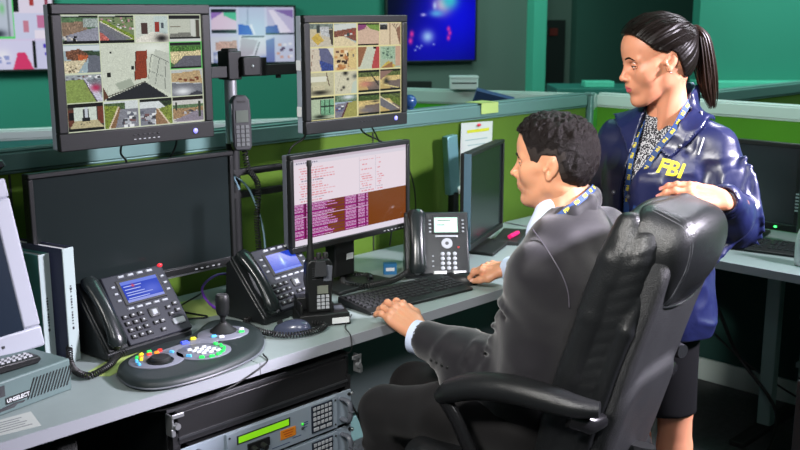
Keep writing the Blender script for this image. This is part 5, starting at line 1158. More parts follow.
M_trou = mat('charcoal_trouser_cloth', hexc(25, 24, 25), .7, bump=.12, bscale=900, sheen=.1, spec=.2)
M_shirt = mat('pale_blue_shirt', hexc(196, 208, 232), .6)
M_hairm = mat('dark_brown_hair', (.007, .0045, .004), .5, bump=.6, bscale=220, distort=1.5, spec=.18)
M_fade = mat('clipped_hair', hexc(34, 23, 18), .7, bump=.4, bscale=500)
M_shoe = mat('black_shoe_leather', (.01, .01, .01), .25)

# ================================================================== MAN
man, OM = person('man in a dark suit seated at the desk, hands on keyboard and mouse', (.36, 2.50))
f = nrm((-.8, .6, 0)); r = nrm((.6, .8, 0)); Z = V3((0, 0, 1))
P_ = V3((.36, 2.50, .56)); Ch = V3((.428, 2.475, .93)); C = V3((.442, 2.50, 1.045))
S1 = V3((.340, 2.365, 1.005)); E1 = V3((.285, 2.50, .715)); W1 = V3((.050, 2.655, .736))
S2 = V3((.55, 2.645, 1.035)); E2 = V3((.50, 2.92, .85)); W2 = V3((.362, 3.14, .806))
AM = frame4((.396, 2.56, 1.240), (-.938, .345, -.02), sc=.975)
def suit_noise(X, Y, Z_): return (noise(X, Y, Z_, 9)-.5)*.010+(noise(X+.3, Y, Z_, 24)-.5)*.004
F = Field((.0, 2.18, .50), (.72, 3.28, 1.24), .006)
F.ecap(P_-(0, 0, .02), (.395, 2.488, .74), (.125, .175), (.118, .165), f, r, k=0)
F.ecap((.395, 2.488, .74), Ch, (.118, .165), (.125, .185), f, r, k=.04)
F.ecap(Ch, C-(0, 0, .03), (.125, .185), (.095, .150), f, r, k=.05)
F.cap(S1, C+(0, 0, .015), .064, .066, .05); F.cap(S2, C+(0, 0, .015), .064, .066, .05)
F.cap(C+(.01, 0, .02), (.447, 2.512, 1.095), .080, .066, .04)
M1 = S1*.5+E1*.5+(.006, -.008, .0)
F.path([S1, M1, E1], [.065, .062, .066], .03); F.path([E1, E1*.5+W1*.5+(0, 0, -.006), W1-nrm(W1-E1)*.035], [.070, .063, .055], .03)
M2 = S2*.5+E2*.5
F.path([S2, M2, E2], [.070, .062, .060], .03); F.path([E2, E2*.5+W2*.5, W2-nrm(W2-E2)*.035], [.060, .054, .046], .03)
# skirt of the jacket over the lap
F.cap((.30, 2.50, .62), (.18, 2.56, .625), .10, .07, .05)
# folds near the elbow and back
for a, b, rr_ in (((.235, 2.47, .79), (.31, 2.42, .74), .010), ((.215, 2.50, .765), (.29, 2.44, .69), .010), ((.20, 2.52, .745), (.22, 2.475, .665), .009), ((.30, 2.40, .83), (.37, 2.42, .80), .008),
                 ((.25, 2.44, .86), (.33, 2.38, .90), .008), ((.14, 2.565, .775), (.13, 2.54, .68), .006), ((.27, 2.38, .95), (.34, 2.32, .93), .006)): F.cap(a, b, rr_, rr_*.5, .02)
# armhole seam groove
th = np.linspace(-1.2, 2.6, 10); ax_ = nrm(E1-S1); u_ = nrm(np.cross(ax_, Z)); v_ = np.cross(ax_, u_); sc_ = S1+V3((.0, .02, -.03))
F.d = np.maximum(F.d, -np.inf)
for i, (q, w_) in enumerate(((.30, .6), (.42, .5), (.56, .7), (.68, .6), (.80, .8), (.90, .7))):      # creases across the near upper sleeve
    c_ = S1*(1-q)+E1*q; ax_ = nrm(E1-S1); a_ = nrm(np.cross(ax_, (0, 0, 1))); b_ = np.cross(ax_, a_); ph = (.4, 2.2, 1.1, 2.9, .9, 1.9)[i]
    P = [c_+(a_*math.cos(t)+b_*math.sin(t))*.069+ax_*(.02*math.sin(t*1.3+ph)+.014*(t-ph)) for t in np.linspace(ph-.9+PI, ph+.8+PI, 7)]
    F.path(P, [.001, .005*w_, .007*w_, .008*w_, .007*w_, .004*w_, .001], .014); P = [p+ax_*.017-(p-c_)*.04 for p in P]; F.path(P, [.001, .002, .003, .003, .003, .002, .001], .012, 's')
for i, (q, w_) in enumerate(((.10, .9), (.22, .8), (.36, .7), (.50, .6), (.66, .5))):      # and across the forearm
    c_ = E1*(1-q)+W1*q; ax_ = nrm(W1-E1); a_ = nrm(np.cross(ax_, (0, 0, 1))); b_ = np.cross(ax_, a_); ph = (.3, 1.0, -.2, .8, .2)[i]
    P = [c_+(-a_*math.cos(t)+b_*math.sin(t))*(.070-.018*q)+ax_*(.02*math.sin(t*1.3+ph)) for t in np.linspace(ph-1.0, ph+1.0, 7)]
    for sg in (1, -1): F.path([c_+(p-c_)*1.0 if sg > 0 else c_-(p-c_)+2*((p-c_)@b_)*b_ for p in P], [.001, .005*w_, .007*w_, .007*w_, .006*w_, .003, .001], .013)
F.disp(lambda X, Y, Z_: suit_noise(X, Y, Z_))
# neck opening and hollow cuffs
F.cap((.43, 2.55, 1.25), (.437, 2.52, 1.10), .070, .058, .008, 's')
for (Wp, Ep) in ((W1, E1), (W2, E2)): d_ = nrm(Wp-Ep); F.cap(Wp-d_*.03, Wp+d_*.06, .042 if Wp is W1 else .036, .046, .003, 's')
SF = F; V, Fc = F.mesh(); V = relax(V, Fc, 2, .5); mesh_np('suit_jacket', V-OM, Fc, M_suit, man)
# seam of the near sleeve, pale stitched
P = []
for a in np.linspace(-.5, 2.3, 12):
    d_ = nrm(np.array([math.cos(a)*-.15+.75*math.sin(a)*.2, -1.0*abs(math.cos(a*.55)), math.sin(a)])); 
seam = [onto(SF, V3((x, 2.15, z)), (0, 1, 0), .0012) for x, z in ((.325, 1.10), (.345, 1.075), (.365, 1.045), (.385, 1.01), (.40, .97), (.405, .93))]
MB().tube([tuple(V3(p)-OM) for p in catmull([tuple(q_) for q_ in seam], 4)], .0016, 6).build('shoulder_seam', mat('seam_grey', hexc(84, 80, 90), .6), man, smooth=60)
# jacket collar
F = Field((.28, 2.36, .98), (.60, 2.68, 1.26), .004)
ring_ = [(.335, 2.475, 1.005), (.348, 2.452, 1.060), (.385, 2.442, 1.100), (.430, 2.449, 1.132), (.475, 2.485, 1.152), (.498, 2.545, 1.160), (.488, 2.60, 1.155), (.44, 2.62, 1.13), (.385, 2.60, 1.09), (.35, 2.55, 1.035)]
F.path([V3(p) for p in ring_], [.014, .017, .019, .020, .020, .020, .020, .020, .018, .014], .01); F.path([V3(p)-(0, 0, .022) for p in ring_], [.018]*10, .02)
V, Fc = F.mesh(); mesh_np('jacket_collar', relax(V, Fc, 1)-OM, Fc, M_suit, man)
# shirt
F = Field((.28, 2.38, .98), (.58, 2.66, 1.22), .004)
F.cap((.435, 2.525, 1.09), (.425, 2.545, 1.135), .062, .060, 0); F.cap((.38, 2.525, 1.06), (.395, 2.53, 1.10), .050, .052, .02); F.cap((.37, 2.51, 1.00), (.38, 2.52, 1.06), .05, .05, .02)
F.cap((.425, 2.548, 1.13), (.42, 2.56, 1.2), .0535, .056, .002, 's')
V, Fc = F.mesh(); mesh_np('shirt_collar', relax(V, Fc, 1)-OM, Fc, M_shirt, man)
for (Wp, Ep) in ((W1, E1), (W2, E2)):
    d_ = nrm(Wp-Ep); T_ = Matrix(frame4(Wp-OM-d_*.045, Z, up=tuple(d_)).tolist())
    k_ = 1.16 if Wp is W1 else 1.0; q = Vector(tuple(d_)).to_track_quat('Z', 'Y').to_matrix().to_4x4(); q.translation = Vector(tuple(Wp-OM-d_*.05))
    m = MB(q); m.lathe([(k_*.040, 0), (k_*.0415, .03), (k_*.041, .062), (k_*.0375, .064), (k_*.036, .03), (k_*.035, .0)], seg=28); m.build('shirt_cuff', M_shirt, man, smooth=50)
m = MB()
for i in range(4):
    p = onto(SF, V3((.085+i*.014, 2.45, .705-i*.002)), (0, 1, 0), .0); m.ball(tuple(p-OM), (.0055, .003, .0055), 10)
m.build('cuff_buttons', M_blk2, man)
# trousers
F = Field((-.15, 2.28, .0), (.60, 3.08, .72), .006)
h1 = V3((.31, 2.43, .565)); k1 = V3((-.045, 2.70, .500)); a1 = V3((.0, 2.72, .11)); h2 = V3((.42, 2.57, .565)); k2 = V3((.04, 2.87, .505)); a2 = V3((.07, 2.90, .11))
F.ell(P_+(0, 0, -.01), (.155, .155, .105), k=0)
F.path([h1, (h1+k1)/2+(0, 0, .008), k1], [.098, .085, .068], .04); F.path([k1, (k1+a1)/2+(0, 0, 0), a1], [.070, .064, .056], .03)
F.path([h2, (h2+k2)/2+(0, 0, .008), k2], [.098, .085, .068], .04); F.path([k2, (k2+a2)/2, a2], [.070, .064, .056], .03)
for a, b in (((-.08, 2.66, .47), (-.02, 2.64, .50)), ((-.07, 2.655, .44), (.0, 2.64, .46)), ((.02, 2.60, .56), (.06, 2.56, .52)), ((-.10, 2.70, .40), (-.04, 2.65, .38)), ((-.09, 2.69, .33), (-.03, 2.655, .36))): F.cap(a, b, .008, .004, .02)
F.disp(lambda X, Y, Z_: (noise(X, Y, Z_, 10)-.5)*.012)
for a in (a1, a2): F.cap(a-(0, 0, .06), a-(0, 0, .02), .05, .05, .003, 's')
V, Fc = F.mesh(); mesh_np('trousers', relax(V, Fc, 2)-OM, Fc, M_trou, man)
for a in (a1, a2):
    F = Field(a+(-.33, -.16, -.12), a+(.12, .30, .06), .005); d_ = nrm((-.8, .6, 0)); s_ = a*(1, 1, 0)
    F.ecap(s_-d_*.03+(0, 0, .045), s_+d_*.08+(0, 0, .042), (.042, .038), (.045, .036), r, Z, k=0); F.ecap(s_+d_*.08+(0, 0, .038), s_+d_*.17+(0, 0, .028), (.046, .032), (.036, .020), r, Z, k=.02); F.cap(s_+(0, 0, .07), s_+(0, 0, .12), .042, .040, .02)
    F.plane((0, 0, .004), (0, 0, -1)); V, Fc = F.mesh(); mesh_np('shoe', relax(V, Fc, 1)-OM, Fc, M_shoe, man)
# body: head, neck, trunk, limbs and hands as one skin mesh
parts = []
F = head_field(False); F.cap((-.030, 0, -.035), (-.045, 0, -.20), .054, .060, .03); F.cap((.01, 0, -.07), (-.012, 0, -.15), .034, .044, .03); F.ell((.012, 0, -.125), (.022, .014, .014), k=.02)
for s_ in (-1, 1): F.cap((-.035, s_*.052, -.06), (.0, s_*.018, -.19), .014, .012, .02)
V, Fc = F.mesh(); V = relax(V, Fc, 1, .5); mi = face_mat_index(V, Fc); parts.append((xf(AM, V), Fc, mi))
F = Field((-.12, 2.2, .08), (.66, 3.2, 1.22), .009)
F.cap((.425, 2.54, 1.18), (.437, 2.515, 1.06), .052, .060, 0); F.ecap(P_, Ch, (.09, .13), (.10, .155), f, r, .05); F.ecap(Ch, C, (.10, .155), (.06, .11), f, r, .05)
for S_, E_, W_ in ((S1, E1, W1), (S2, E2, W2)): F.path([C, S_, E_, W_], [.055, .048, .040, .027], .03)
for a, b, c in ((h1, k1, a1), (h2, k2, a2)): F.path([P_, a, b, c-(0, 0, .03)], [.08, .08, .052, .038], .03)
V, Fc = F.mesh(); parts.append((relax(V, Fc, 1), Fc, 0))
nl = []
V, Fc, n_ = hand(W1+V3((-.004, .008, .018)), (-.66, .62, .42), (-.05, -.50, .85), (.8, .5, 0), [(30, 40, 22), (22, 42, 24), (16, 40, 24), (8, 32, 22)], 1.08, thumb=((.75, .55, -.45), (.95, .15, -.35)), fore=W1-nrm(W1-E1)*.05); parts.append((V, Fc, 0)); nl += n_
V, Fc, n_ = hand(W2+V3((-.004, .004, 0)), (-.84, .50, -.06), (-.05, -.15, 1), (-.5, -.85, 0), [(20, 34, 22), (20, 36, 24), (24, 40, 26), (26, 40, 26)], 1.0, thumb=((.80, .50, -.40), (.95, .05, -.22)), splay=(.10, .02, -.06, -.18), fore=W2-nrm(W2-E2)*.05); parts.append((V, Fc, 0)); nl += n_
V, Fc, mi = joinm(parts); body = mesh_np('body', V-OM, Fc, [M_skinm, M_lipm], man, mi)
nm = nail_mesh([(e-OM, d, n_, r_) for e, d, n_, r_ in nl]); nm.build('fingernails', M_nail, body, smooth=80)
AMo = AM.copy(); AMo[:3, 3] -= OM; eye_parts(man, AMo.tolist(), M_skinm); brow(man, AMo.tolist(), M_hairm, th=.0038)
# hair
def hairline(x, xs, zs): return np.interp(x, xs, zs)
F = Field((-.15, -.11, -.10), (.125, .11, .175), .0026); X, Y, Zg = np.meshgrid(*F.ax, indexing='ij')
top = np.clip((Zg-.055)/.045, 0, 1); back = np.clip((-X-.02)/.06, 0, 1); front = np.clip((X-.02)/.06, 0, 1)
th = .0035+.0095*top+.0065*back*(1-top)-.001*top*front
cur = (noise(X*1.0, Y, Zg, 75)-.5)*.009*(top*.9+back*.35+.12)+(noise(X+Zg*.6, Y*2.0, Zg, 130)-.5)*.005*(top+.5*back+.2)+np.sin((X*1.0+Zg*.5+.6*noise(X, Y, Zg, 30)*.05)*420)*.0012*top
hl = hairline(X, [-.13, -.075, -.052, -.036, -.022, .016, .026, .030, .044, .050, .060, .074, .12], [-.070, -.070, -.062, -.035, .030, .030, .010, -.012, -.012, .028, .050, .080, .088])
F.d = np.maximum(head_dist(X, Y, Zg)-th-cur, (hl-Zg)*.7)
V, Fc = F.mesh(); c = V[Fc].mean(1); mi = ((c[:, 2]+(noise(c[:, 0], c[:, 1], c[:, 2], 90)-.5)*.035 < .045) & (c[:, 0]+(noise(c[:, 1], c[:, 2], c[:, 0], 80)-.5)*.04 > -.045)).astype(int)
mesh_np('hair', xf(AMo, relax(V, Fc, 1, .3)), Fc, [M_hairm, M_fade], man, mi)
# tufts on top
m = MB(Matrix(AMo.tolist())); rg = random.Random(5)
for i in range(520):
    a = rg.uniform(-PI, PI); e = rg.uniform(.15, 1)**.5*1.15; d_ = V3((math.sin(e)*math.cos(a)*1.0, math.sin(e)*math.sin(a)*.8, math.cos(e))); p = V3((-.004, 0, .035))+d_*V3((.098, .080, .092)); p = p+nrm(d_)*.010
    if (p[2] < .052 and p[0] > -.05) or (p[0] > .070 and p[2] < .10): continue
    g = nrm(V3((.5+rg.uniform(-.5, .5), rg.uniform(-.6, .6), .15+rg.uniform(-.2, .3)))) if p[0] > .0 else nrm(V3((-.3+rg.uniform(-.4, .4), rg.uniform(-.5, .5), -.7)))
    n0 = nrm(d_); g = nrm(g-n0*(g@n0)*.8); L_ = rg.uniform(.012, .022) if p[2] > .06 else .009
    m.tube([tuple(p-n0*.006), tuple(p+g*L_*.35+n0*.005), tuple(p+g*L_*.8+n0*.0045), tuple(p+g*L_*1.15+n0*.0)], [.0022, .0024, .0016, .0005], 5, cap=False)
m.build('hair_tufts', M_hairm, [x for x in bpy.data.objects if x.parent == man and x.name.startswith('hair')][0], smooth=80)
lanyard('lanyard', [(.503, 2.575, 1.174), (.498, 2.53, 1.181), (.470, 2.475, 1.173), (.430, 2.440, 1.151), (.390, 2.432, 1.121), (.354, 2.444, 1.078), (.334, 2.468, 1.03), (.32, 2.47, .98)], .016, [(.8, .0, .7), (.8, -.3, .7), (.5, -.7, .7), (.1, -.95, .5), (-.3, -1, .3), (-.7, -.8, .1), (-.8, -.6, .1), (-.8, -.6, 0)], man, OM, .034, 'FBI', .013, flipt=True)

# ================================================================== WOMAN
wom, OW = person('woman standing behind the chair in a shiny navy FBI jacket, dark ponytail, hand on chair', (.75, 2.78))
f = nrm((-.6, -.8, 0)); r = nrm((-.8, .6, 0))
C = V3((.745, 2.78, 1.285)); Ch = V3((.742, 2.78, 1.17)); Wa = V3((.732, 2.79, .98)); Hp = V3((.742, 2.785, .80))
S1 = V3((.855, 2.700, 1.258)); E1 = V3((.888, 2.650, 1.065)); W1 = V3((.806, 2.452, 1.160))
S2 = V3((.632, 2.872, 1.255)); E2 = V3((.600, 2.915, 1.02)); W2 = V3((.585, 2.87, .80))
AF = frame4((.693, 2.737, 1.489), (-.975, -.16, -.15), sc=.945)
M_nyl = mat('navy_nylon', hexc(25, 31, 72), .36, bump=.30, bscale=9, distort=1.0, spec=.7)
M_nyd = mat('dark_navy_with_panel_shade', hexc(20, 25, 56), .4, bump=.25, bscale=9, distort=1, spec=.5)  # darker copy: shade of the far front panel in its colour; cuff is dark
F = Field((.47, 2.36, .67), (1.03, 3.05, 1.43), .0052)
F.ecap(Hp-(0, 0, .03), Wa, (.150, .180), (.132, .165), f, r, 0); F.ecap(Wa, Ch, (.128, .16), (.128, .165), f, r, .03); F.ecap(Ch, C-(0, 0, .02), (.128, .165), (.09, .14), f, r, .04)
F.cap(S1, C+(0, 0, .02), .058, .062, .04); F.cap(S2, C+(0, 0, .02), .058, .062, .04); F.cap(C+(0, 0, .02), C+(.0, .0, .055), .075, .066, .03)
F.path([S1, S1*.5+E1*.5+(.012, -.01, 0), E1+(.008, -.01, 0)], [.066, .067, .071], .02); F.path([E1+(.006, -.01, 0), E1*.5+W1*.5+(.010, 0, -.012), W1+(.012, .020, -.004)], [.071, .062, .044], .02)
F.path([S2, S2*.5+E2*.5, E2], [.066, .066, .064], .02); F.path([E2, E2*.5+W2*.5, W2], [.062, .056, .045], .02)
dz = Hp[2]
def nyl(X, Y, Z_):
    a = noise(X, Y, Z_*.6, 11); b = noise(X+.17, Y-.1, Z_+.2, 19); c_ = noise(X, Y, Z_, 34)
    arm = np.clip(1-np.sqrt((X-E1[0])**2+(Y-E1[1])**2+(Z_-E1[2]-.03)**2)/.17, 0, 1)
    return -(1-np.abs(2*a-1))**2*.008-(1-np.abs(2*b-1))**3*(.004+.010*arm)+(c_-.5)*(.002+.003*arm)+.008
F.disp(nyl)
for i in range(9):      # long diagonal folds on the near sleeve
    a = -1.0+i*.28; p = S1*.4+E1*.6+V3((.055*math.cos(a)+.01, -.055*abs(math.cos(a))-.01, .10-.022*i)); F.cap(p, p+V3((-.03+.012*i, -.02, -.06)), .008, .003, .014)
for i in range(6): p = E1+V3((.05-.02*i, -.065-.01*i, .05-.018*i)); F.cap(p, p+V3((-.04, -.04, -.055)), .0085, .003, .014)
for w_ in (-.09, -.05, .12): p = Hp+f*.13+r*w_; F.cap(p+(0, 0, .22), p+(0, 0, -.04), .004, .012, .03)
# open front
zs = [.70, 1.13, 1.18, 1.25, 1.30, 1.38, 1.46]; wn = [.055, .055, .040, -.012, -.048, -.085, -.09]; wf = [.075, .080, .072, .056, .048, .035, .03]
X, Y, Zg = np.meshgrid(*F.ax, indexing='ij'); u = (X-C[0])*f[0]+(Y-C[1])*f[1]; w = (X-C[0])*r[0]+(Y-C[1])*r[1]
JF = F.d.copy(); cut = np.maximum(np.maximum(np.interp(Zg, zs, wn)-w, w-np.interp(Zg, zs, wf)), .045-u)
inner = Field(F.lo, F.lo+(F.n-1)*F.h, F.h)
F.d = np.maximum(F.d, -cut)
F.cap((.735, 2.775, 1.45), (.742, 2.775, 1.31), .064, .060, .006, 's')
d_ = nrm(W1-E1); F.cap(W1-d_*.01, W1+d_*.08, .030, .04, .003, 's'); F.plane((0, 0, .725), (0, 0, -1)); F.ecap((.72, 2.79, .66), (.742, 2.785, .80), (.132, .162), (.126, .156), f, r, .004, 's')
V, Fc = F.mesh(); V = relax(V, Fc, 1, .5); c = V[Fc].mean(1); uu = (c[:, 0]-C[0])*f[0]+(c[:, 1]-C[1])*f[1]; ww = (c[:, 0]-C[0])*r[0]+(c[:, 1]-C[1])*r[1]
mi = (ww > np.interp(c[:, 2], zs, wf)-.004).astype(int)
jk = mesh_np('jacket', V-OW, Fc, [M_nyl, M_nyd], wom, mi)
WF = Field(F.lo, F.lo, F.h); WF.lo, WF.n, WF.ax, WF.h, WF.d = F.lo, F.n, F.ax, F.h, JF
# collar: a flat turned-down layer lying on the jacket
F = Field(WF.lo, WF.lo+(WF.n-1)*WF.h, WF.h); F.n = WF.n; F.ax = WF.ax
reg = np.where(w < .0, np.interp(w, [-.20, -.132, -.124, -.10, -.055, -.02], [3, 3, 1.325, 1.285, 1.238, 1.262])-Zg, np.interp(w, [.02, .045, .07, .11, .15, .2], [1.25, 1.228, 1.245, 1.30, 1.33, 1.345])-Zg)
reg = np.where(u < -.03, 1.352-Zg, reg); band = np.maximum(np.interp(Zg, zs, wn)+.004-w, w-np.interp(Zg, zs, wf)+.004)
cutc = np.maximum(np.maximum(np.interp(Zg, zs, wn)-w, w-np.interp(Zg, zs, wf)), .03-u)
F.d = np.maximum(np.maximum(np.abs(JF-.008)-.0052, reg*.8), -cutc)
for a_, b_ in zip([(.795, 2.735, 1.380), (.815, 2.770, 1.395), (.815, 2.82, 1.40), (.785, 2.852, 1.398), (.74, 2.86, 1.385)], [(.815, 2.770, 1.395), (.815, 2.82, 1.40), (.785, 2.852, 1.398), (.74, 2.86, 1.385), (.685, 2.84, 1.36)]): F.ecap(a_, b_, (.010, .028), (.010, .028), nrm(np.cross(V3(b_)-V3(a_), Z)), Z, .012)
F.cap((.735, 2.775, 1.47), (.742, 2.775, 1.30), .060, .058, .004, 's')
V, Fc = F.mesh(); mesh_np('jacket_collar', relax(V, Fc, 1)-OW, Fc, M_nyl, wom)
# snaps, piping, cuff
def front_pt(w_, z_, off=.002): return onto(WF, C*(1, 1, 0)+f*.30+r*w_+(0, 0, z_), -f, off)
for (w_, z_) in ((.048, 1.125), (.045, 1.02), (.098, 1.13), (.062, 1.31), (.098, 1.02), (.045, .90)): p = front_pt(w_, z_, .003); MB().ball(tuple(p-OW), .0065, 12).build('snap_button', mat('snap_metal', (.25, .26, .3), .3, metal=.7), wom, smooth=80)
MB().ball(tuple(V3((.740, 2.628, 1.275))-OW), .0055, 12).build('snap_button', MATS['snap_metal'], wom, smooth=80)
pp = [onto(WF, V3((x, 2.45, z)), (0, 1, 0), .001) for x, z in ((.812, 1.36), (.815, 1.33), (.808, 1.29), (.795, 1.25))]
MB().tube([tuple(p-OW) for p in pp], .0022, 6).build('white_piping', M_white, wom, smooth=60)
q = Vector(tuple(d_)).to_track_quat('Z', 'Y').to_matrix().to_4x4(); q.translation = Vector(tuple(W1-OW-d_*.03))
m = MB(q); m.lathe([(.040, -.01), (.044, 0), (.038, .006), (.041, .012), (.036, .018), (.038, .024), (.033, .030), (.031, .02)], seg=26); m.build('elastic_cuff', M_nyd, wom, smooth=60)
# FBI lettering laid on the chest
cu = bpy.data.curves.new('t', 'FONT'); cu.body = 'FBI'; cu.size = .052; cu.align_x = 'CENTER'; cu.align_y = 'CENTER'; cu.offset = .0016; cu.resolution_u = 4
to = bpy.data.objects.new('t', cu); COL.objects.link(to); bpy.context.view_layer.update(); me = bpy.data.meshes.new_from_object(to.evaluated_get(bpy.context.evaluated_depsgraph_get())); bpy.data.objects.remove(to)
bm = bmesh.new(); bm.from_mesh(me); bmesh.ops.triangulate(bm, faces=bm.faces)
for _ in range(2): bmesh.ops.subdivide_edges(bm, edges=[e for e in bm.edges if e.calc_length() > .006], cuts=1, use_grid_fill=True); bmesh.ops.triangulate(bm, faces=bm.faces)
tl = math.radians(-13)
for v in bm.verts:
    a, b = v.co.x*1.0, v.co.y; w_ = -(a*math.cos(tl)-b*math.sin(tl))-.062; z_ = 1.210+(a*math.sin(tl)+b*math.cos(tl)); v.co = Vector(tuple(front_pt(w_, z_, .0022)-OW))
bm.to_mesh(me); bm.free(); me.materials.clear(); me.materials.append(mat('jacket_yellow', hexc(238, 220, 40), .5)); o = bpy.data.objects.new('lettering', me); COL.objects.link(o); o.parent = jk
# blouse
M_bl = mat('speckled_blouse', (.02, .02, .025), .7); nt = M_bl.node_tree; N = nt.nodes
tc = N.new('ShaderNodeTexCoord'); no = N.new('ShaderNodeTexNoise'); no.inputs['Scale'].default_value = 230; no.inputs['Detail'].default_value = 1; rp = N.new('ShaderNodeValToRGB'); rp.color_ramp.interpolation = 'CONSTANT'
rp.color_ramp.elements[0].color = (.012, .013, .02, 1); rp.color_ramp.elements[1].position = .53; rp.color_ramp.elements[1].color = (.5, .5, .52, 1)
nt.links.new(tc.outputs['Object'], no.inputs['Vector']); nt.links.new(no.outputs['Fac'], rp.inputs[0]); nt.links.new(rp.outputs[0], N['Principled BSDF'].inputs['Base Color'])
F = Field((.56, 2.62, .74), (.92, 2.94, 1.46), .006)
F.ecap((.72, 2.79, .80), Wa, (.105, .13), (.100, .13), f, r, 0); F.ecap(Wa, Ch, (.1, .13), (.108, .135), f, r, .03); F.ecap(Ch, C, (.108, .135), (.07, .10), f, r, .04); F.cap(C, C+(-.008, -.005, .055), .06, .054, .03); F.cap(C+(-.008, -.005, .055), C+(-.022, -.02, .10), .054, .050, .02); F.plane((.700, 2.72, 1.338), (-.3, -.4, 1))
V, Fc = F.mesh(); mesh_np('blouse', relax(V, Fc, 1)-OW, Fc, M_bl, wom)
# skirt
F = Field((.52, 2.58, .44), (.94, 3.0, 1.0), .006)
F.ecap((.725, 2.79, .96), (.72, 2.79, .80), (.10, .13), (.115, .15), f, r, 0); F.ecap((.72, 2.79, .80), (.745, 2.79, .47), (.115, .15), (.095, .135), f, r, .03); F.disp(lambda X, Y, Z_: (noise(X, Y, Z_, 12)-.5)*.008); F.plane((0, 0, .482), (0, 0, -1))
V, Fc = F.mesh(); mesh_np('skirt', relax(V, Fc, 1)-OW, Fc, mat('black_skirt_cloth', (.006, .006, .007), .85, spec=.1), wom)
# body
parts = []
F = head_field(True); F.cap((-.032, 0, -.04), (-.044, 0, -.20), .041, .046, .03); F.cap((-.01, 0, -.07), (-.020, 0, -.15), .026, .032, .03)
for s_ in (-1, 1): F.cap((-.032, s_*.045, -.05), (.012, s_*.014, -.19), .012, .010, .02)
V, Fc = F.mesh(); V = relax(V, Fc, 1, .5); mi = face_mat_index(V, Fc); parts.append((xf(AF, V), Fc, mi))
F = Field((.50, 2.36, .02), (1.0, 3.02, 1.40), .009)
F.cap((.725, 2.76, 1.37), C-(0, 0, .02), .045, .055, 0); F.ecap(Hp, Ch, (.085, .11), (.09, .12), f, r, .05); F.ecap(Ch, C, (.085, .12), (.05, .10), f, r, .05)
for S_, E_, W_ in ((S1, E1, W1), (S2, E2, W2)): F.path([C, S_, E_, W_], [.05, .040, .034, .024], .03)
lg = []
for s_ in (-1, 1): a = V3((.72, 2.79, .80))+r*.068*s_; k_ = V3((.750, 2.79, .50))+r*.068*s_; b = V3((.76, 2.79, .10))+r*.06*s_; lg.append(b); F.path([a, k_+(0, 0, .03), k_, k_*.65+b*.35+nrm(-f)*.012, b], [.062, .052, .050, .049, .030], .02); F.cap(b, b+(0, 0, -.06)+f*.03, .03, .028, .02); F.cap(b+(0, 0, -.06)+f*.02, b+(0, 0, -.075)+f*.13, .03, .022, .02)
V, Fc = F.mesh(); parts.append((relax(V, Fc, 1), Fc, 0))
V, Fc, nl = hand(W1+V3((-.004, -.004, .004)), (-.93, -.10, .16), (-.05, -.62, .72), (-.1, .9, .3), [(12, 26, 14), (10, 28, 16), (12, 32, 18), (16, 36, 20)], .93, thumb=((.85, .35, -.2), (.95, .1, -.2)), fore=W1+V3((.045, .05, -.012))); parts.append((V, Fc, 0))
V, Fc, n2 = hand(W2, (0, .1, -1), (-.9, 0, .1), (-.3, -.9, 0), [(20, 25, 15)]*4, .92); parts.append((V, Fc, 0))
V, Fc, mi = joinm(parts); body = mesh_np('body', V-OW, Fc, [M_skinw, M_lipw], wom, mi)
nail_mesh([(e-OW, d, n_, r_) for e, d, n_, r_ in nl+n2]).build('fingernails', mat('rose_nail', hexc(215, 140, 135), .2), body, smooth=80)
AFo = AF.copy(); AFo[:3, 3] -= OW; eye_parts(wom, AFo.tolist(), M_skinw, .003)
M_hairw = mat('black_brown_hair', (.006, .004, .003), .42, bump=.15, bscale=60, spec=.16); brow(wom, AFo.tolist(), M_hairw, th=.0024, z=.0225, arch=.005)
F = Field((-.15, -.11, -.11), (.125, .11, .165), .0026); X, Y, Zg = np.meshgrid(*F.ax, indexing='ij')
hl = np.interp(X, [-.13, -.07, -.055, -.04, -.025, -.01, .005, .035, .065, .082, .12], [-.052, -.050, -.045, -.010, .024, .036, .032, .042, .076, .092, .10])
B_ = V3((-.095, 0, .058)); P = [X-B_[0], Y, Zg-B_[2]]; ang = np.arctan2(P[1], P[0]*.55+P[2]*.9)+noise(X, Y, Zg, 18)*.12
F.d = np.maximum(head_dist(X, Y, Zg)-.0085-.004*np.clip(Zg/.1, 0, 1)-np.sin(ang*46)*.0009-np.sin(ang*17)*.0010, (hl-Zg)*.75)
F.ell((-.103, 0, .062), (.026, .028, .028), k=.02); F.cap((-.104, 0, .066), (-.116, 0, .066), .022, .018, .006)
V, Fc = F.mesh(); hw = mesh_np('hair', xf(AFo, relax(V, Fc, 1, .4)), Fc, M_hairw, wom)
m = MB(Matrix(AFo.tolist())).lathe([(.0155, -.007), (.0195, -.004), (.020, .004), (.016, .007)], (-.119, 0, .066), 20, R=rotm(0, PI/2, 0)); m.build('hair_tie', M_blk2, hw, smooth=60)
m = MB(Matrix(AFo.tolist())); rg = random.Random(11)
for i in range(420):
    a = rg.uniform(0, 2*PI); q_ = rg.random()**.5; y0 = math.cos(a)*.014*q_; z0 = math.sin(a)*.014*q_; sp = rg.uniform(.85, 1.15); yy = math.cos(a)*.021*q_*sp+rg.gauss(0, .002); xx = -math.sin(a)*.021*q_*sp+rg.gauss(0, .002); L_ = rg.uniform(.75, 1.08)
    pts = [(-.112, y0, .066+z0), (-.130, y0*1.2, .070+z0*1.1), (-.142+xx*.9, yy, .046+z0*.4), (-.146+xx*1.2, yy*1.2, -.005), (-.148+xx*1.3, yy*1.2, -.06*L_), (-.152+xx*1.1, yy*.9, -.11*L_), (-.158+xx*.5, yy*.45, -.150*L_)]
    m.tube(catmull(pts, 2), [.0016, .002, .0019, .0016, .0005], 4, cap=False)
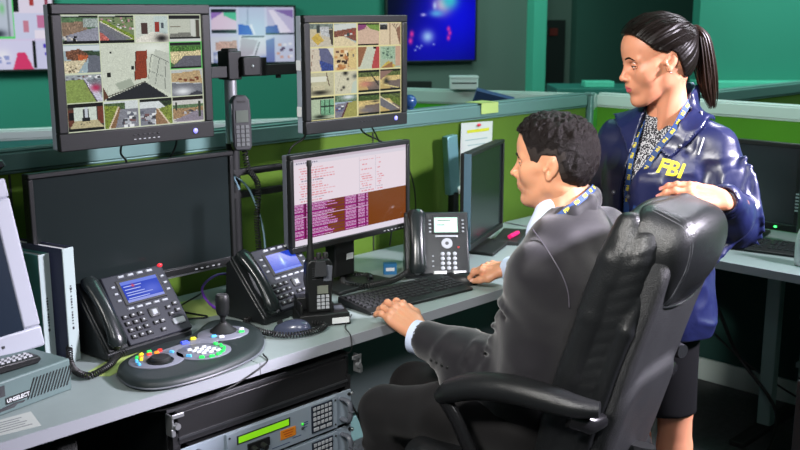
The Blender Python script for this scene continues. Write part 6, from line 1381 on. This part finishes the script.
m.build('ponytail', mat('brown_tipped_hair', (.020, .010, .006), .4, var=.5, vscale=30, spec=.3), hw, smooth=80)
m = MB(Matrix(AFo.tolist()))
for i in range(240):     # strands combed back from the hairline to the tie
    a = rg.uniform(-1.25, 1.25)*PI*.62; s0 = V3((.060*math.cos(a)-.014*abs(math.sin(a)), .080*math.sin(a), .100-.062*abs(math.sin(a)))); e_ = V3((-.100+rg.gauss(0, .003), .012*math.sin(a), .062+.012*math.cos(a)))
    pts = []
    for k in range(7):
        t = k/6; p = s0*(1-t)+e_*t; c0 = V3((-.010, 0, .030)); d_ = p-c0; dn = nrm(d_)
        lo_, hi_ = .03, .16
        for _ in range(14):
            md = (lo_+hi_)/2; q3 = c0+dn*md; v_ = head_dist(*[np.array(x_) for x_ in q3])
            if v_ > .0115+.004*max(0, q3[2]/.1): hi_ = md
            else: lo_ = md
        pts.append(tuple(c0+dn*lo_))
    m.tube(pts, [.0002, .0010, .0014, .0012, .0006], 4, cap=False)
m.build('hair_strands', M_hairw, hw, smooth=80)
# earring, lanyard
MB(Matrix(AFo.tolist())).ball((-.004, .084, -.026), .0032, 12).build('earring', M_silver, wom, smooth=80)
def wf_pts(L_): return [tuple(front_pt(w_, z_, o_)) for (w_, z_, o_) in L_]
BF = WF
near = [(.815, 2.80, 1.402), (.800, 2.745, 1.398), (.765, 2.700, 1.360), (.735, 2.675, 1.315), (.700, 2.674, 1.27), (.668, 2.682, 1.21), (.655, 2.685, 1.16), (.645, 2.69, 1.08)]
lanyard('lanyard', near, .017, [(.9, -.3, .5), (.6, -.7, .5), (.1, -.9, .4), (-.3, -.9, .3), (-.5, -.85, .1), (-.6, -.8, 0), (-.6, -.8, 0), (-.6, -.8, 0)], wom, OW, .030, 'FBI', .0125)
far = [(.69, 2.80, 1.37), (.672, 2.765, 1.33), (.650, 2.738, 1.28), (.634, 2.722, 1.22), (.627, 2.715, 1.15), (.625, 2.71, 1.08)]
lanyard('lanyard', far, .017, [(-.6, -.6, .5), (-.7, -.7, .3), (-.7, -.7, .1), (-.7, -.7, 0), (-.7, -.7, 0), (-.7, -.7, 0)], wom, OW, .030, 'FBI', .0125)
for b in lg:
    F = Field(b+(-.20, -.24, -.12), b+(.12, .12, .06), .0045); g = b*(1, 1, 0)
    F.ecap(g+(0, 0, .055)-f*.01, g+f*.06+(0, 0, .036), (.034, .034), (.036, .028), r, Z, 0); F.ecap(g+f*.06+(0, 0, .034), g+f*.15+(0, 0, .02), (.038, .028), (.024, .014), r, Z, .02); F.cap(g-f*.02+(0, 0, .05), g-f*.025+(0, 0, .0), .018, .012, .01); F.plane((0, 0, .002), (0, 0, -1)); F.cap(b+(0, 0, -.01)+f*.0, b+(0, 0, .05), .035, .05, .01, 's')
    V, Fc = F.mesh(); mesh_np('shoe', relax(V, Fc, 1)-OW, Fc, M_shoe, wom)
# ================================================================== LEATHER CHAIR
M_lea = mat('black_leather', (.011, .012, .013), .34, bump=.2, bscale=330, spec=.6); M_shl = mat('grained_lit_leather', (.024, .025, .027), .45, bump=.5, bscale=420, spec=.6); M_fold = M_lea  # shell leather is grained; its lit grey is put into a lighter colour
ch = thing('office_chair', 'black leather high-backed office chair the man sits in, seen from behind', 'chair', W(.285, 2.58, 0), math.radians(53.1)+RZ)
la = math.radians(17); up_ = V3((0, -math.sin(la), math.cos(la))); fw = V3((0, math.cos(la), math.sin(la))); Mx = [(1, 0, 0), tuple(fw), tuple(up_)]
bc = V3((0, -.358, .825))
def _slab(s, c, hx, hu, rc, he, r, k=.02, grow=0):     # rounded outline in the plane of the back, thickness he, edge radius r
    X, Y, Zg = np.meshgrid(*s.ax, indexing='ij'); U = (Y-c[1])*up_[1]+(Zg-c[2])*up_[2]; E_ = (Y-c[1])*fw[1]+(Zg-c[2])*fw[2]; x = X-c[0]
    a = np.abs(x)-(hx+grow*U-rc); b = np.abs(U)-(hu-rc); d2 = np.sqrt(np.maximum(a, 0)**2+np.maximum(b, 0)**2)+np.minimum(np.maximum(a, b), 0)-rc
    p = d2+r; q = np.abs(E_)-(he-r); d = np.sqrt(np.maximum(p, 0)**2+np.maximum(q, 0)**2)+np.minimum(np.maximum(p, q), 0)-r
    return s.put(tuple(slice(None) for _ in range(3)), d, k)
Field.slab = _slab
F = Field((-.31, -.62, .38), (.31, -.10, 1.30), .005)
F.slab(bc-up_*.01, .228, .360, .10, .046, .044, 0)
X, Y, Zg = np.meshgrid(*F.ax, indexing='ij'); s = (Y-bc[1])*up_[1]+(Zg-bc[2])*up_[2]; e = (Y-bc[1])*fw[1]+(Zg-bc[2])*fw[2]
F.d += np.where((np.abs(X) > .12), .0018*np.abs(np.sin((s+e*.8+.006*noise(X, Y, Zg, 20))*PI/.036))**6, 0)
for s_ in (-1, 1): F.path([bc+fw*.048+up_*t+(s_*x, 0, 0) for t, x in ((-.34, .18), (-.2, .205), (.1, .208), (.24, .200), (.32, .165))], [.03, .036, .037, .036, .034], .008); F.path([bc-fw*.040+up_*t+(s_*x, 0, 0) for t, x in ((-.34, .19), (-.2, .213), (.1, .210), (.18, .19))], [.016, .02, .02, .016], .006)
arc_ = [V3(p) for p in catmull([tuple(bc+fw*.036+up_*t+(x, 0, 0)) for t, x in ((.20, .203), (.27, .192), (.315, .15), (.335, .08), (.34, 0), (.335, -.08), (.315, -.15), (.27, -.192), (.20, -.203))], 5)]; F.path(arc_, [.035]*len(arc_), .004); F.rbox(bc+fw*.045+up_*.20, (.16, .045, .10), Mx, .04, .015); F.rbox(bc+fw*.045-up_*.17, (.16, .05, .13), Mx, .045, .015)
F.disp(lambda X, Y, Zg: (noise(X, Y, Zg, 14)-.5)*.005)
V, Fc = F.mesh(); mesh_np('backrest', relax(V, Fc, 1), Fc, M_lea, ch)
F = Field((-.30, -.68, .36), (.30, -.10, 1.30), .005)
F.slab(bc-fw*.050-up_*.02, .205, .345, .10, .034, .03, 0); F.slab(bc-fw*.060-up_*.21, .190, .20, .10, .040, .036, .02)
F.disp(lambda X, Y, Zg: (noise(X, Y, Zg, 10)-.5)*.005)
V, Fc = F.mesh(); sh = mesh_np('back_shell', relax(V, Fc, 2), Fc, M_shl, ch)
F = Field((-.30, -.68, .90), (.30, -.22, 1.32), .0045)
hc = bc+up_*.268-fw*.014
F.slab(hc+fw*.024, .222, .112, .10, .048, .046, 0); F.slab(hc-up_*.005-fw*.028, .204, .118, .09, .052, .048, .022)
F.disp(lambda X, Y, Zg: (noise(X, Y, Zg, 12)-.5)*.006)
F.ell(hc-fw*.030+up_*.01, (.205, .078, .105), Mx, k=.03); V, Fc = F.mesh(); mesh_np('headrest', relax(V, Fc, 2), Fc, M_lea, ch)
HR = F
# stitched seams and piping
def P3(x, e, s): p = bc+fw*e+up_*s; return (x, p[1], p[2])
for s_ in (-1, 1):
    MB().tube([P3(s_*.209, -.03, -.34), P3(s_*.212, -.033, -.1), P3(s_*.208, -.035, .16), P3(s_*.19, -.06, .20)], .0045, 8).build('edge_piping', M_lea, ch, smooth=60)
MB().tube(catmull([P3(-.20, -.058, .19), P3(-.15, -.083, .170), P3(0, -.090, .160), P3(.15, -.083, .170), P3(.20, -.058, .19)], 5), .0035, 6).build('headrest_seam', M_lea, ch, smooth=60)
MB().tube(catmull([P3(-.195, -.072, -.06), P3(-.1, -.086, -.045), P3(0, -.090, -.04), P3(.1, -.086, -.045), P3(.195, -.072, -.06)], 5), .003, 6).build('shell_seam', M_lea, ch, smooth=60)
for xx_ in (-.160, -.150): MB().tube([tuple(onto(HR, hc+V3((xx_, 0, 0))+up_*t*.16-fw*(.16 if t < .6 else .16*(1.5-t))+up_*(0 if t < .6 else .1*(t-.6)), fw if t < .6 else nrm(fw-up_*(t-.6)*2.2), .0006)) for t in np.linspace(-.55, 1.0, 14)], .0013, 5).build('stitching', mat('grey_thread', hexc(110, 112, 118), .6), ch, smooth=60)
for o_ in list(bpy.data.objects):      # BK_ narrow the back
    if o_.parent == ch: o_.scale = (.80, 1, 1); o_.location.x = -.020
    if o_.parent == ch and o_.name.split('.')[0] in ('headrest', 'stitching', 'headrest_seam'): o_.scale = (.74, 1, 1); o_.location.x = -.014
# seat
F = Field((-.32, -.42, .36), (.32, .24, .58), .006)
F.rbox((0, -.10, .455), (.255, .245, .052), [(1, 0, 0), (0, 1, 0), (0, 0, 1)], .05, 0); F.cap((-.20, .13, .455), (.20, .13, .455), .052, .052, .02)
for s_ in (-1, 1): F.cap((s_*.225, -.28, .475), (s_*.225, .10, .475), .034, .034, .015)
V, Fc = F.mesh(); mesh_np('seat', relax(V, Fc, 1), Fc, M_lea, ch)
for s_ in (-1, 1):
    pad = catmull([(s_*.272, .025, .672), (s_*.274, -.02, .702), (s_*.276, -.09, .728), (s_*.276, -.18, .742), (s_*.274, -.27, .742), (s_*.266, -.345, .735), (s_*.25, -.40, .735)], 5)
    MB().tube(pad, [.020, .031, .034, .035, .034, .032, .026, .018], 18, squash=1.15).build('armrest_pad', M_lea, ch, smooth=60)
    fr = catmull([(s_*.274, .015, .675), (s_*.276, -.03, .62), (s_*.276, -.07, .55), (s_*.272, -.11, .49), (s_*.25, -.14, .435), (s_*.20, -.15, .405)], 5)
    MB().tube(fr, [.020, .020, .019, .019, .018, .018], 12, squash=.7).build('armrest_support', M_gloss, ch, smooth=60)
    MB().tube([P3(s_*.262, -.01, -.125), P3(s_*.235, -.05, -.13), P3(s_*.19, -.06, -.13)], [.024, .026, .02], 12).build('arm_joint', M_gloss, ch, smooth=60)
MB().box((0, -.10, .39), (.30, .30, .03)).build('seat_plate', M_blk2, ch, bevel=.004)
MB().tube([(0, -.22, .39), (0, -.34, .39), (0, -.40, .44), (0, -.40, .56)], .02, 10, squash=2).build('back_bracket', M_blk2, ch)
MB().cyl((0, -.10, .10), (0, -.10, .385), .028, seg=18).cyl((0, -.10, .08), (0, -.10, .22), .04, seg=18).build('gas_lift', M_blk2, ch)
base = MB(Matrix.Translation((0, -.10, 0)))
for k in range(5):
    a = 2*PI*k/5+.9; base.tube([(0, 0, .11), (.15*math.cos(a), .15*math.sin(a), .10), (.31*math.cos(a), .31*math.sin(a), .07)], [.032, .026, .018], 10)
bo = base.build('star_base', M_blk, ch, smooth=50)
for k in range(5):
    a = 2*PI*k/5+.9; x, y = .31*math.cos(a), -.10+.31*math.sin(a)
    m = MB().cyl((x-.022, y, .028), (x-.006, y, .028), .028, seg=18).cyl((x+.006, y, .028), (x+.022, y, .028), .028, seg=18).cyl((x, y, .03), (x, y, .075), .008, seg=10); m.build('caster', M_blk2, bo)
# ================================================================== CAMERA, LIGHT
cam = bpy.data.cameras.new('camera'); cam.lens = 45; cam.sensor_width = 36; cam.clip_start = .05
co = bpy.data.objects.new('camera', cam); COL.objects.link(co)
fwd = FH*math.cos(TH)+Vector((0, 0, -math.sin(TH))); co.location = (0, 0, H); co.rotation_euler = fwd.to_track_quat('-Z', 'Y').to_euler()
S.camera = co; cam.dof.use_dof = True; cam.dof.focus_distance = 2.75; cam.dof.aperture_fstop = 5.0
def area(name, loc, target, size, power, col=(1, 1, 1), sy=None, spread=PI):
    l = bpy.data.lights.new(name, 'AREA'); l.energy = power; l.color = col; l.size = size; l.spread = spread
    if sy: l.shape = 'RECTANGLE'; l.size_y = sy
    o = bpy.data.objects.new(name, l); COL.objects.link(o); o.location = loc; o.rotation_euler = (Vector(target)-Vector(loc)).to_track_quat('-Z', 'Y').to_euler()
    return o
area('studio_lamp_left', W(-1.0, .5, 2.75), W(.5, 2.8, 1.15), .4, 13.5, (1, .97, .93), spread=math.radians(56))  # unseen studio key from the left, not a ceiling fixture
area('studio_lamp_right', W(2.9, 1.9, 2.6), W(.55, 2.5, 1.0), .35, 62, (.92, .86, 1), spread=math.radians(70))  # unseen studio light from the right, narrowed onto man and chair
area('rim_lamp_back', W(1.6, 4.2, 2.8), W(.55, 2.5, 1.1), .35, 24, (.92, .90, 1))  # unseen rim light from above and behind
area('fill_lamp_near', W(.6, .3, 2.75), W(0, 2.75, .7), .4, 3, (.97, .98, 1), spread=math.radians(50))  # unseen front fill, added for the desk and rack
area('teal_lamp_left', W(-2.2, 5.4, 2.9), W(-2.0, 7, 1.2), 1.4, 100, (.6, 1, .88))
area('teal_lamp_right', W(2.6, 5.4, 2.9), W(2.9, 6.6, 1.2), 1.2, 75, (.6, 1, .88))
area('teal_lamp_middle', W(.8, 7.0, 2.9), W(.8, 8.2, 1.2), 1.0, 26, (.6, 1, .88))
area('teal_lamp_desk', (3.2, 2.2, 2.9), (3.4, 1.9, .7), .8, 14, (.4, 1, .8))
area('teal_fill_low', W(2.6, 2.2, 1.3), (3.9, 1.9, .35), .5, 5, (.35, 1, .8), spread=math.radians(90))  # unseen fill added to reach under the side desk
wd = bpy.data.worlds.new('world'); S.world = wd; wd.use_nodes = True
wd.node_tree.nodes['Background'].inputs[0].default_value = (.25, .4, .38, 1); wd.node_tree.nodes['Background'].inputs[1].default_value = .14
S.view_settings.view_transform = 'Standard'; S.view_settings.look = 'None'; S.view_settings.gamma = 1; S.view_settings.exposure = 0
S.cycles.use_denoising = True; S.cycles.max_bounces = 6; S.cycles.use_adaptive_sampling = True; S.cycles.sample_clamp_indirect = 4
